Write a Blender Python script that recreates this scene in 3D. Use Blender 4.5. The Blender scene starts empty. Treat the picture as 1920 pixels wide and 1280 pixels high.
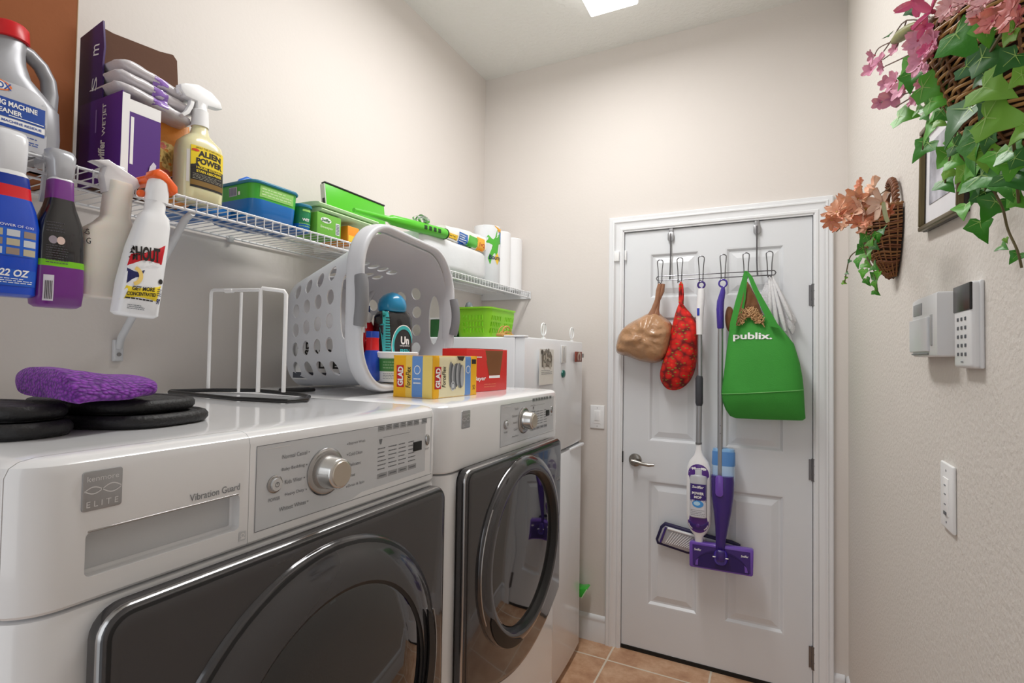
import bpy, math, random
from mathutils import Vector, Matrix, noise
from mathutils.bvhtree import BVHTree
V = Vector
PI = math.pi
sc = bpy.context.scene
COL = sc.collection
random.seed(7)

# ------------------------------------------------------------------ camera
YAW, PITCH, ROLL, FPX = .4621, .0276, .0159, 977.32
CAM = V((1.4841, 0.0, 1.397))
_f = V((-math.sin(YAW), math.cos(YAW), 0)); _r = V((math.cos(YAW), math.sin(YAW), 0)); _u = V((0, 0, 1))
FWD = _f * math.cos(PITCH) + _u * math.sin(PITCH)
_u2 = _u * math.cos(PITCH) - _f * math.sin(PITCH)
RIGHT = _r * math.cos(ROLL) + _u2 * math.sin(ROLL)
UP = _u2 * math.cos(ROLL) - _r * math.sin(ROLL)
cam_d = bpy.data.cameras.new('camera')
cam = bpy.data.objects.new('camera', cam_d)
COL.objects.link(cam)
cam_d.sensor_width = 36.0
cam_d.lens = 36.0 * FPX / 1920
cam_d.clip_start = .02
mw = Matrix((RIGHT, UP, -FWD)).transposed().to_4x4()
mw.translation = CAM
cam.matrix_world = mw
sc.camera = cam

def at(u, v, ax, val):
    """a point of the photograph carried out to a real plane of the room"""
    d = RIGHT * ((u - 960) / FPX) + UP * ((640 - v) / FPX) + FWD
    i = 'xyz'.index(ax)
    t = (val - CAM[i]) / d[i]
    return CAM + d * t

# ------------------------------------------------------------------ light
W, D, H, FZ = 1.772, 2.587, 2.988, -.03
YB = -1.7
world = bpy.data.worlds.new('world'); sc.world = world
world.use_nodes = True
wb = world.node_tree.nodes['Background']
wb.inputs[0].default_value = (.93, .965, 1.0, 1); wb.inputs[1].default_value = .6
def area(name, loc, rot, sx, sy, power, color):
    l = bpy.data.lights.new(name, 'AREA'); l.shape = 'RECTANGLE'; l.size = sx; l.size_y = sy
    l.energy = power; l.color = color
    o = bpy.data.objects.new(name, l); o.location = loc; o.rotation_euler = rot; COL.objects.link(o)
    return o
area('ceiling_lamp_light', (.868, 1.48, 2.900), (0, 0, 0), .2, 1.1, 21, (1, .985, .965))
area('rear_fill_light', (.75, YB + .15, 1.7), (PI / 2, 0, 0), 1.2, 1.9, 7, (.96, .98, 1))  # added fill from behind the camera, not a source in the room
sc.view_settings.view_transform = 'Standard'
sc.view_settings.look = 'None'
sc.view_settings.exposure = 0.06
sc.view_settings.gamma = 1.0
sc.view_settings.use_curve_mapping = False
sc.cycles.max_bounces = 10
sc.cycles.diffuse_bounces = 5
sc.cycles.transparent_max_bounces = 12
sc.cycles.use_denoising = True
LAMP_EMIT = 2.2

# ------------------------------------------------------------------ materials
_mc = {}
def lin(c):
    return tuple((x / 12.92 if x <= .04045 else ((x + .055) / 1.055) ** 2.4) for x in c)
def M(rgb, rough=.45, metal=0.0, var=.04, scale=18, bump=0.0, bscale=60, coat=0.0, alpha=1.0, trans=0.0, sub=0.0, ior=1.45, emit=0.0):
    """rgb in 0..255 sRGB; procedural noise varies the colour and can raise a bump"""
    key = (tuple(rgb), rough, metal, var, scale, bump, bscale, coat, alpha, trans, sub, ior, emit)
    if key in _mc: return _mc[key]
    m = bpy.data.materials.new('material_%d' % len(_mc)); m.use_nodes = True
    nt = m.node_tree; n = nt.nodes; b = n['Principled BSDF']
    c = lin([x / 255 for x in rgb])
    tc = n.new('ShaderNodeTexCoord')
    ns = n.new('ShaderNodeTexNoise'); ns.inputs['Scale'].default_value = scale; ns.inputs['Detail'].default_value = 3
    nt.links.new(tc.outputs['Object'], ns.inputs['Vector'])
    mx = n.new('ShaderNodeMixRGB')
    mx.inputs[1].default_value = (*[x * (1 - var) for x in c], 1); mx.inputs[2].default_value = (*[min(1, x * (1 + var)) for x in c], 1)
    nt.links.new(ns.outputs['Fac'], mx.inputs[0]); nt.links.new(mx.outputs[0], b.inputs['Base Color'])
    b.inputs['Roughness'].default_value = rough; b.inputs['Metallic'].default_value = metal
    b.inputs['Coat Weight'].default_value = coat; b.inputs['Alpha'].default_value = alpha
    b.inputs['Transmission Weight'].default_value = trans; b.inputs['IOR'].default_value = ior
    if sub: b.inputs['Subsurface Weight'].default_value = sub; b.inputs['Subsurface Scale'].default_value = .02
    if emit:
        b.inputs['Emission Color'].default_value = (*c, 1); b.inputs['Emission Strength'].default_value = emit
    if bump:
        nb = n.new('ShaderNodeTexNoise'); nb.inputs['Scale'].default_value = bscale; nb.inputs['Detail'].default_value = 4
        nt.links.new(tc.outputs['Object'], nb.inputs['Vector'])
        bp = n.new('ShaderNodeBump'); bp.inputs['Strength'].default_value = bump; bp.inputs['Distance'].default_value = .004
        nt.links.new(nb.outputs['Fac'], bp.inputs['Height']); nt.links.new(bp.outputs[0], b.inputs['Normal'])
    _mc[key] = m
    return m
WHITE = M((244, 244, 244), .35, var=.01)
WPLAST = M((238, 239, 240), .4, var=.01)
BLACK = M((22, 22, 24), .4)
INK = M((40, 42, 46), .6)
CHROME = M((200, 200, 202), .18, 1)
STEEL = M((150, 150, 152), .3, 1)

# ------------------------------------------------------------------ mesh builder
def rrect(hx, hy, r, n=5):
    r = max(min(r, hx, hy), 1e-5); o = []
    for k, (sx, sy) in enumerate(((1, 1), (-1, 1), (-1, -1), (1, -1))):
        for i in range(n + 1):
            a = PI / 2 * (k + i / n)
            o.append((sx * (hx - r) + r * math.cos(a), sy * (hy - r) + r * math.sin(a)))
    return o
def superell(hx, hy, e=2, n=28):
    o = []
    for i in range(n):
        a = 2 * PI * i / n; c, s = math.cos(a), math.sin(a)
        o.append((math.copysign(abs(c) ** (2 / e), c) * hx, math.copysign(abs(s) ** (2 / e), s) * hy))
    return o
def offset_poly(p, d):
    n = len(p); o = []
    ar = sum(p[i][0] * p[(i + 1) % n][1] - p[(i + 1) % n][0] * p[i][1] for i in range(n))
    sg = 1 if ar > 0 else -1
    for i in range(n):
        a, b, c = V(p[i - 1]), V(p[i]), V(p[(i + 1) % n])
        e1 = (b - a).normalized(); e2 = (c - b).normalized()
        n1 = V((-e1.y, e1.x)) * sg; n2 = V((-e2.y, e2.x)) * sg
        m = (n1 + n2); l = m.length
        m = m / l if l > 1e-6 else n1
        k = d / max(.5, m.dot(n1))
        q = b + m * k
        o.append((q.x, q.y))
    return o
class MB:
    def __init__(s, mat=None, M=None):
        s.v = []; s.f = []; s.mi = []; s.mats = []; s.cur = 0; s.M = M or Matrix()
        if mat: s.m(mat)
    def m(s, mat):
        if mat not in s.mats: s.mats.append(mat)
        s.cur = s.mats.index(mat); return s
    def add(s, vs, fs):
        b = len(s.v); s.v += [s.M @ V(p) for p in vs]; s.f += [tuple(i + b for i in f) for f in fs]; s.mi += [s.cur] * len(fs)
        return s
    def loft(s, rings, cap0=True, cap1=True, closed=True, mats=None):
        n = len(rings[0]); b = len(s.v)
        s.v += [s.M @ V(p) for r in rings for p in r]
        for k in range(len(rings) - 1):
            if mats: s.m(mats[k])
            for i in range(n if closed else n - 1):
                j = (i + 1) % n
                s.f.append((b + k * n + i, b + k * n + j, b + (k + 1) * n + j, b + (k + 1) * n + i)); s.mi.append(s.cur)
        if cap0:
            if mats: s.m(mats[0])
            s.f.append(tuple(b + i for i in reversed(range(n)))); s.mi.append(s.cur)
        if cap1:
            if mats: s.m(mats[-1])
            s.f.append(tuple(b + (len(rings) - 1) * n + i for i in range(n))); s.mi.append(s.cur)
        return s
    def box(s, c, size, r=0, n=3, rz=0):
        hx, hy, hz = [a / 2 for a in size]; x, y, z = c
        R = Matrix.Rotation(rz, 3, 'Z')
        def rg(ix, zz, rr): return [tuple(V((x, y, 0)) + R @ V((a, b, 0)) + V((0, 0, zz))) for a, b in rrect(hx - ix, hy - ix, rr, n)]
        if r <= 0:
            q = [(-hx, -hy), (hx, -hy), (hx, hy), (-hx, hy)]
            s.loft([[tuple(V((x, y, zz)) + R @ V((a, b, 0))) for a, b in q] for zz in (z - hz, z + hz)])
            return s
        r = min(r, hx, hy, hz)
        rings = []
        for i in range(n + 1):
            a = PI / 2 * i / n; ins = r * (1 - math.sin(a)); rings.append(rg(ins, z - hz + r * (1 - math.cos(a)), r - ins + 1e-5))
        for i in range(n + 1):
            a = PI / 2 * i / n; ins = r * (1 - math.cos(a)); rings.append(rg(ins, z + hz - r * (1 - math.sin(a)), r - ins + 1e-5))
        return s.loft(rings)
    def cyl(s, p0, p1, r0, r1=None, n=20, cap=True):
        r1 = r0 if r1 is None else r1
        return s.lathe([(0, r0), (1, r1)], p0, p1, n, cap)
    def lathe(s, prof, p0, p1, n=28, cap=True, mats=None):
        """prof: (fraction along p0->p1, radius)"""
        p0, p1 = V(p0), V(p1); d = p1 - p0; a = d.normalized()
        t = V((1, 0, 0)) if abs(a.x) < .8 else V((0, 1, 0))
        u = a.cross(t).normalized(); w = a.cross(u)
        rings = [[tuple(p0 + d * k + (u * math.cos(2 * PI * i / n) + w * math.sin(2 * PI * i / n)) * r) for i in range(n)] for k, r in prof]
        return s.loft(rings, cap, cap, mats=mats)
    def tube(s, pts, r, n=8, closed=False, cap=True):
        pts = [V(p) for p in pts]; N = len(pts)
        rs = r if isinstance(r, (list, tuple)) else [r] * N
        t0 = (pts[1] - pts[0]).normalized()
        up = V((0, 0, 1)) if abs(t0.z) < .9 else V((1, 0, 0))
        nn = (up - t0 * up.dot(t0)).normalized(); rings = []
        for i in range(N):
            if closed: t = (pts[(i + 1) % N] - pts[i - 1]).normalized()
            else: t = (pts[min(i + 1, N - 1)] - pts[max(i - 1, 0)]).normalized()
            nn = (nn - t * nn.dot(t))
            nn = nn.normalized() if nn.length > 1e-6 else t.orthogonal().normalized()
            b = t.cross(nn)
            rings.append([tuple(pts[i] + (nn * math.cos(2 * PI * k / n) + b * math.sin(2 * PI * k / n)) * rs[i]) for k in range(n)])
        if closed: rings.append(rings[0]); cap = False
        return s.loft(rings, cap, cap)
    def prism(s, poly, o, a, b, depth, bev=0, n=2):
        """2D outline (in axes a,b at o) extruded along a x b by depth, edges rounded by bev"""
        o, a, b = V(o), V(a), V(b); c = a.cross(b).normalized()
        def ring(p, d): return [tuple(o + a * x + b * y + c * d) for x, y in p]
        rings = []
        if bev:
            for i in range(n + 1):
                t = PI / 2 * i / n; rings.append(ring(offset_poly(poly, bev * (1 - math.sin(t))), bev * (1 - math.cos(t))))
            for i in range(n + 1):
                t = PI / 2 * i / n; rings.append(ring(offset_poly(poly, bev * (1 - math.cos(t))), depth - bev * (1 - math.sin(t))))
        else: rings = [ring(poly, 0), ring(poly, depth)]
        return s.loft(rings)
    def ball(s, c, r, n=16, sq=(1, 1, 1)):
        m = n // 2; rings = []
        for i in range(1, m):
            a = PI * i / m
            rings.append([(c[0] + r * sq[0] * math.sin(a) * math.cos(2 * PI * k / n), c[1] + r * sq[1] * math.sin(a) * math.sin(2 * PI * k / n), c[2] - r * sq[2] * math.cos(a)) for k in range(n)])
        return s.loft(rings)
    def puff(s, outline, o, a, b, thick, k=7, back=.25, wrinkle=0, wfreq=30):
        """an inflated cloth shape from a closed outline"""
        o, a, b = V(o), V(a), V(b); c = a.cross(b).normalized()
        cx = sum(p[0] for p in outline) / len(outline); cy = sum(p[1] for p in outline) / len(outline)
        rings = []
        for side in (-1, 1):
            rr = range(k, -1, -1) if side < 0 else range(1, k + 1)
            for i in rr:
                t = i / k * .97; h = math.sqrt(max(0, 1 - (1 - t) ** 2.2)) if t else 0
                th = thick * h * (back if side < 0 else 1) * side; ring = []
                for (x, y) in outline:
                    px, py = x + (cx - x) * t, y + (cy - y) * t
                    w = noise.noise(V((px * wfreq, py * wfreq, side * 3))) * wrinkle * (.3 + .7 * h) if wrinkle else 0
                    ring.append(tuple(o + a * px + b * py + c * (th + w)))
                rings.append(ring)
        return s.loft(rings)
    def mesh(s, name, angle=38):
        me = bpy.data.meshes.new(name)
        me.from_pydata([tuple(p) for p in s.v], [], s.f)
        for m_ in s.mats: me.materials.append(m_)
        me.polygons.foreach_set('material_index', s.mi)
        me.update()
        import bmesh as _b
        bm = _b.new(); bm.from_mesh(me)
        _b.ops.recalc_face_normals(bm, faces=bm.faces); bm.to_mesh(me); bm.free()
        me.polygons.foreach_set('use_smooth', [True] * len(me.polygons))
        me.set_sharp_from_angle(angle=math.radians(angle))
        return me
    def out(s, name, parent=None, angle=38, sub=0):
        o = bpy.data.objects.new(name, s.mesh(name, angle)); COL.objects.link(o)
        if parent: o.parent = parent
        if sub:
            md = o.modifiers.new('smooth', 'SUBSURF'); md.levels = sub; md.render_levels = sub
        return o
def bake(o):
    dg = bpy.context.evaluated_depsgraph_get(); dg.update()
    me = bpy.data.meshes.new_from_object(o.evaluated_get(dg)); o.modifiers.clear(); o.data = me
def cut(o, mb, op='DIFFERENCE', solver='EXACT'):
    c = mb.out('cutter'); c.parent = o.parent
    md = o.modifiers.new('cut', 'BOOLEAN'); md.object = c; md.operation = op; md.solver = solver
    bpy.context.view_layer.update(); bake(o); bpy.data.objects.remove(c)
    o.data.polygons.foreach_set('use_smooth', [True] * len(o.data.polygons)); o.data.set_sharp_from_angle(angle=math.radians(30))
def tag(o, label=None, cat=None, group=None, kind=None):
    if label: o['label'] = label
    if cat: o['category'] = cat
    if group: o['group'] = group
    if kind: o['kind'] = kind
    return o
def thing(name, label, cat, loc, rz=0, group=None, rot=None):
    o = bpy.data.objects.new(name, None); COL.objects.link(o); o.empty_display_size = .05
    o.location = loc; o.rotation_euler = rot if rot else (0, 0, rz)
    return tag(o, label, cat, group)
# ------------------------------------------------------------------ lettering and labels
def textmesh(body, bold=0, shear=0):
    cu = bpy.data.curves.new('t', 'FONT'); cu.body = body; cu.size = 1; cu.offset = bold; cu.shear = shear
    cu.resolution_u = 3
    ob = bpy.data.objects.new('t', cu); me = ob.to_mesh()
    vs = [tuple(v.co) for v in me.vertices]; fs = [tuple(p.vertices) for p in me.polygons]
    ob.to_mesh_clear(); bpy.data.objects.remove(ob)
    return vs, fs
class Decal:
    """flat marks laid onto the surface of a part"""
    def __init__(s, targets, o, r=(1, 0, 0), u=(0, 0, 1), off=.0007, reach=.15):
        s.o, s.r, s.u = V(o), V(r).normalized(), V(u).normalized(); s.n = s.r.cross(s.u).normalized(); s.off = off; s.reach = reach
        s.mb = MB(); vs = []; fs = []
        for t in targets:
            b = len(vs); vs += [v.co.copy() for v in t.data.vertices]; fs += [tuple(i + b for i in p.vertices) for p in t.data.polygons]
        s.bvh = BVHTree.FromPolygons(vs, fs) if targets else None
    def map(s, x, y, lay):
        p = s.o + s.r * x + s.u * y
        if s.bvh:
            h, nn, i, d = s.bvh.ray_cast(p + s.n * s.reach, -s.n, s.reach * 2)
            if h is None:
                q = s.bvh.find_nearest(p)[0]; h = p + s.n * (q - p).dot(s.n)
            p = h
        return p + s.n * (s.off + .0004 * lay)
    def add(s, vs, fs, mat, lay): s.mb.m(mat); s.mb.add([s.map(x, y, lay) for x, y in vs], fs)
    def rect(s, x0, y0, x1, y1, mat, lay=0, step=.006, skew=0):
        nx = max(1, min(24, int(abs(x1 - x0) / step))); ny = max(1, min(24, int(abs(y1 - y0) / step)))
        if not s.bvh: nx = ny = 1
        vs = [(x0 + (x1 - x0) * i / nx + skew * j / ny, y0 + (y1 - y0) * j / ny) for j in range(ny + 1) for i in range(nx + 1)]
        fs = [(j * (nx + 1) + i, j * (nx + 1) + i + 1, (j + 1) * (nx + 1) + i + 1, (j + 1) * (nx + 1) + i) for j in range(ny) for i in range(nx)]
        s.add(vs, fs, mat, lay); return s
    def poly(s, pts, mat, lay=0):
        cx = sum(p[0] for p in pts) / len(pts); cy = sum(p[1] for p in pts) / len(pts); n = len(pts)
        vs = [(cx, cy)] + [(cx + (x - cx) * t, cy + (y - cy) * t) for t in (.2, .4, .6, .8, 1) for x, y in pts]
        fs = [(0, 1 + i, 1 + (i + 1) % n) for i in range(n)] + [(1 + k * n + i, 1 + (k + 1) * n + i, 1 + (k + 1) * n + (i + 1) % n, 1 + k * n + (i + 1) % n) for k in range(4) for i in range(n)]
        s.add(vs, fs, mat, lay); return s
    def ell(s, x, y, rx, ry, mat, lay=0, n=20): return s.poly([(x + rx * math.cos(2 * PI * i / n), y + ry * math.sin(2 * PI * i / n)) for i in range(n)], mat, lay)
    def ring(s, x, y, r0, r1, mat, lay=0, a0=0, a1=2 * PI, n=24, sy=1):
        vs = [(x + r * math.cos(a0 + (a1 - a0) * i / n), y + sy * r * math.sin(a0 + (a1 - a0) * i / n)) for r in (r0, r1) for i in range(n + 1)]
        s.add(vs, [(i, i + 1, n + 2 + i, n + 1 + i) for i in range(n)], mat, lay); return s
    def text(s, body, x, y, w, h, mat, lay=2, bold=0, shear=0, rot=0, arc=0):
        """fit body into a w x h box whose centre is x,y; rot turns it"""
        vs, fs = textmesh(body, bold, shear)
        if not vs: return s
        x0 = min(v[0] for v in vs); x1 = max(v[0] for v in vs); y0 = min(v[1] for v in vs); y1 = max(v[1] for v in vs)
        c, sn = math.cos(rot), math.sin(rot); q = []
        for v in vs:
            a = ((v[0] - x0) / (x1 - x0) - .5) * w; b = ((v[1] - y0) / (y1 - y0) - .5) * h
            b += arc * (1 - (2 * a / w) ** 2)
            q.append((x + a * c - b * sn, y + a * sn + b * c))
        s.add(q, fs, mat, lay); return s
    def lines(s, x0, y0, x1, y1, n, mat, lay=1, fill=.45, seed=1):
        """small print too fine to read, as broken rules"""
        rnd = random.Random(seed); dy = (y1 - y0) / n
        for k in range(n):
            x = x0; e = x1 - (x1 - x0) * rnd.uniform(0, .25)
            while x < e:
                w = (x1 - x0) * rnd.uniform(.06, .16); s.rect(x, y0 + dy * (k + .5 - fill / 2), min(x + w, e), y0 + dy * (k + .5 + fill / 2), mat, lay); x += w + (x1 - x0) * .025
        return s
    def out(s, name, parent): return s.mb.out(name, parent)

# ------------------------------------------------------------------ the room
def wallmat(rgb, bump, bs, rough=.85):
    return M(rgb, rough, var=.012, scale=4, bump=bump, bscale=bs)
WALL = wallmat((220, 214, 209), .10, 90)
WALLR = wallmat((216, 211, 205), .5, 105)
CEILM = wallmat((232, 233, 230), 1.0, 55)
def struct(name, mb, parent=None, angle=38):
    o = mb.out(name, parent, angle)
    if not parent: o['kind'] = 'structure'
    return o
struct('wall_left', MB(WALL).box((-.05, (D + YB) / 2, 1.48), (.1, D - YB + .3, 3.1)))
struct('wall_right', MB(WALLR).box((W + .05, (D + YB) / 2, 1.48), (.1, D - YB + .3, 3.1)))
DX0, DX1, DZ = .816, 1.649, 2.032
wbk = MB(WALL)
wbk.box((DX0 / 2, D + .06, 1.48), (DX0, .12, 3.1)); wbk.box(((DX1 + W) / 2, D + .06, 1.48), (W - DX1, .12, 3.1))
wbk.box(((DX0 + DX1) / 2, D + .06, (DZ + 3.03) / 2), (DX1 - DX0, .12, 3.03 - DZ))
wbk.m(M((60, 58, 55))).box(((DX0 + DX1) / 2, D + .14, 1), (DX1 - DX0 + .1, .02, 2.2))  # dark-coloured sheet stands in for the unlit space behind the door
struct('wall_back', wbk)
struct('ceiling', MB(CEILM).box((W / 2, (D + YB) / 2, H + .05), (W + .2, D - YB + .3, .1)))

def tilemat():
    m = bpy.data.materials.new('terracotta_tile'); m.use_nodes = True; nt = m.node_tree; n = nt.nodes; b = n['Principled BSDF']
    tc = n.new('ShaderNodeTexCoord'); mp = n.new('ShaderNodeMapping'); mp.inputs['Location'].default_value = (-.79, -2.45, 0)
    br = n.new('ShaderNodeTexBrick'); br.offset = 0; br.squash = 1
    br.inputs['Scale'].default_value = 1; br.inputs['Brick Width'].default_value = .45; br.inputs['Row Height'].default_value = .45
    br.inputs['Mortar Size'].default_value = .005; br.inputs['Mortar Smooth'].default_value = .2
    br.inputs['Mortar'].default_value = (*lin((.88, .83, .76)), 1)
    ns = n.new('ShaderNodeTexNoise'); ns.inputs['Scale'].default_value = 9; ns.inputs['Detail'].default_value = 8; ns.inputs['Roughness'].default_value = .65
    cr = n.new('ShaderNodeValToRGB'); e = cr.color_ramp.elements
    e[0].position = .3; e[0].color = (*lin((.68, .50, .38)), 1); e[1].position = .72; e[1].color = (*lin((.89, .76, .64)), 1)
    x = e.new(.5); x.color = (*lin((.79, .62, .49)), 1)
    L = nt.links.new
    L(tc.outputs['Object'], mp.inputs[0]); L(mp.outputs[0], br.inputs['Vector']); L(tc.outputs['Object'], ns.inputs['Vector']); L(ns.outputs['Fac'], cr.inputs[0])
    L(cr.outputs[0], br.inputs['Color1']); L(cr.outputs[0], br.inputs['Color2']); L(br.outputs['Color'], b.inputs['Base Color'])
    bp = n.new('ShaderNodeBump'); bp.inputs['Strength'].default_value = .5; bp.inputs['Distance'].default_value = .003; bp.invert = True
    L(br.outputs['Fac'], bp.inputs['Height']); L(bp.outputs[0], b.inputs['Normal']); b.inputs['Roughness'].default_value = .42
    return m
struct('floor', MB(tilemat()).box((W / 2, (D + YB) / 2, FZ - .05), (W + .2, D - YB + .3, .1)))

TRIM = M((233, 235, 238), .35, var=.01)
# door casing: one moulded profile mitred round the opening
prof = [(0, -.001), (0, .011), (.005, .015), (.014, .015), (.018, .011), (.03, .013), (.04, .016), (.044, .021), (.05, .021), (.053, .017), (.06, .019), (.066, .02), (.07, .017), (.07, -.001)]
rings = []
for (x, z, sx, sz) in ((DX0, FZ, -1, 0), (DX0, DZ, -1, 1), (DX1, DZ, 1, 1), (DX1, FZ, 1, 0)):
    rings.append([(x + sx * w, D - h, z + sz * w) for w, h in prof])
tr = MB(TRIM).loft(rings)
for x0, x1 in ((DX0 - .001, DX0 + .004), (DX1 - .004, DX1 + .001)): tr.box(((x0 + x1) / 2, D + .04, (DZ + FZ) / 2), (x1 - x0, .1, DZ - FZ))
tr.box(((DX0 + DX1) / 2, D + .04, DZ - .002), (DX1 - DX0, .1, .005))
struct('trim_1', tr)
def baseboard(name, x0, x1, y0, y1, nx, ny):
    pr = [(0, 0), (.013, 0), (.013, .085), (.010, .095), (.010, .105), (.012, .112), (.008, .122), (.004, .128), (0, .13)]
    struct(name, MB(TRIM).loft([[(px + nx * d, py + ny * d, FZ + z) for d, z in pr] for px, py in ((x0, y0), (x1, y1))]))
baseboard('baseboard_back', .0, DX0 - .07, D, D, 0, -1)
baseboard('baseboard_back_right', DX1 + .07, W - .014, D, D, 0, -1)
baseboard('baseboard_right', W, W, YB, D, -1, 0)

# six panel door
door = MB(M((222, 225, 229), .32, var=.008))
x0, x1, z0, z1 = .8225, 1.6425, -.012, 2.024; yf = D + .004
xs = [x0, .945, 1.178, 1.292, 1.536, x1]; zs = [z0, .204, .804, .990, 1.6, 1.688, 1.912, z1]
for i in range(5):
    for j in range(7):
        a, b, c, d = xs[i], xs[i + 1], zs[j], zs[j + 1]
        if i in (1, 3) and j in (1, 3, 5):
            def rg(ins, dep): return [(a + ins, yf + dep, c + ins), (b - ins, yf + dep, c + ins), (b - ins, yf + dep, d - ins), (a + ins, yf + dep, d - ins)]
            rg_l = [rg(0, 0), rg(.006, .001), rg(.016, .011), rg(.024, .011), rg(.05, .003), rg(.055, .003)]
            door.loft(rg_l, cap0=False)
        else: door.add([(a, yf, c), (b, yf, c), (b, yf, d), (a, yf, d)], [(0, 1, 2, 3)])
door.add([(x0, yf, z0), (x1, yf, z0), (x1, yf, z1), (x0, yf, z1), (x0, yf + .035, z0), (x1, yf + .035, z0), (x1, yf + .035, z1), (x0, yf + .035, z1)], [(0, 4, 5, 1), (1, 5, 6, 2), (2, 6, 7, 3), (3, 7, 4, 0), (4, 7, 6, 5)])
dr = struct('door_1', door, angle=15)
SATIN = M((128, 128, 130), .33, 1)
for z in (1.68, .93, .14):
    hg = MB(SATIN).cyl((x1 + .003, D - .004, z - .045), (x1 + .003, D - .004, z + .045), .0065)
    for k in (-.046, -.018, .018, .046): hg.cyl((x1 + .003, D - .004, z + k - .002), (x1 + .003, D - .004, z + k + .002), .0078)
    hg.box((x1 - .005, D + .002, z), (.018, .004, .088)); hg.out('hinge', dr)
hd = MB(M((150, 146, 140), .25, 1)).lathe([(0, .03), (.5, .032), (.8, .03), (1, .024)], (.885, D + .004, .895), (.885, D - .012, .895))
hd.cyl((.885, D - .01, .895), (.885, D - .05, .895), .011)
hd.tube([(.877, D - .048, .896), (.90, D - .05, .894), (.93, D - .048, .888), (.96, D - .046, .885), (.985, D - .045, .888)], [.012, .011, .009, .0085, .006], 10)
hd.out('lever_handle', dr)
MB(BLACK).box((.8215, D - .001, .905), (.006, .012, .055), .002).out('latch_plate', dr)
MB(M((30, 26, 22), .8)).box(((x0 + x1) / 2, D + .014, -.0235), (x1 - x0, .03, .02)).out('under_door_shade', dr)  # dark strip painted in for the shadow under the door
# contact sensor on door and frame
cs = thing('contact_sensor', 'small white magnetic contact sensor at top left of the door', 'sensor', (.805, D - .02, 1.905))
MB(WPLAST).box((-.018, 0, 0), (.026, .016, .05), .003).out('sensor_body', cs)
MB(WPLAST).box((.024, .012, .004), (.009, .013, .05), .002).out('magnet', cs)

# ceiling light
cl = thing('ceiling_light', 'white rectangular glowing ceiling light above the middle of the room', 'ceiling light', (.868, 1.55, H))
MB(M((250, 250, 250), .5)).box((0, 0, -.008), (.235, 1.3, .016), .004).out('base', cl)
dif = MB(M((255, 253, 250), .5, var=0, emit=LAMP_EMIT)).box((0, 0, -.05), (.21, 1.27, .07), .008).out('diffuser', cl)

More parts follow.
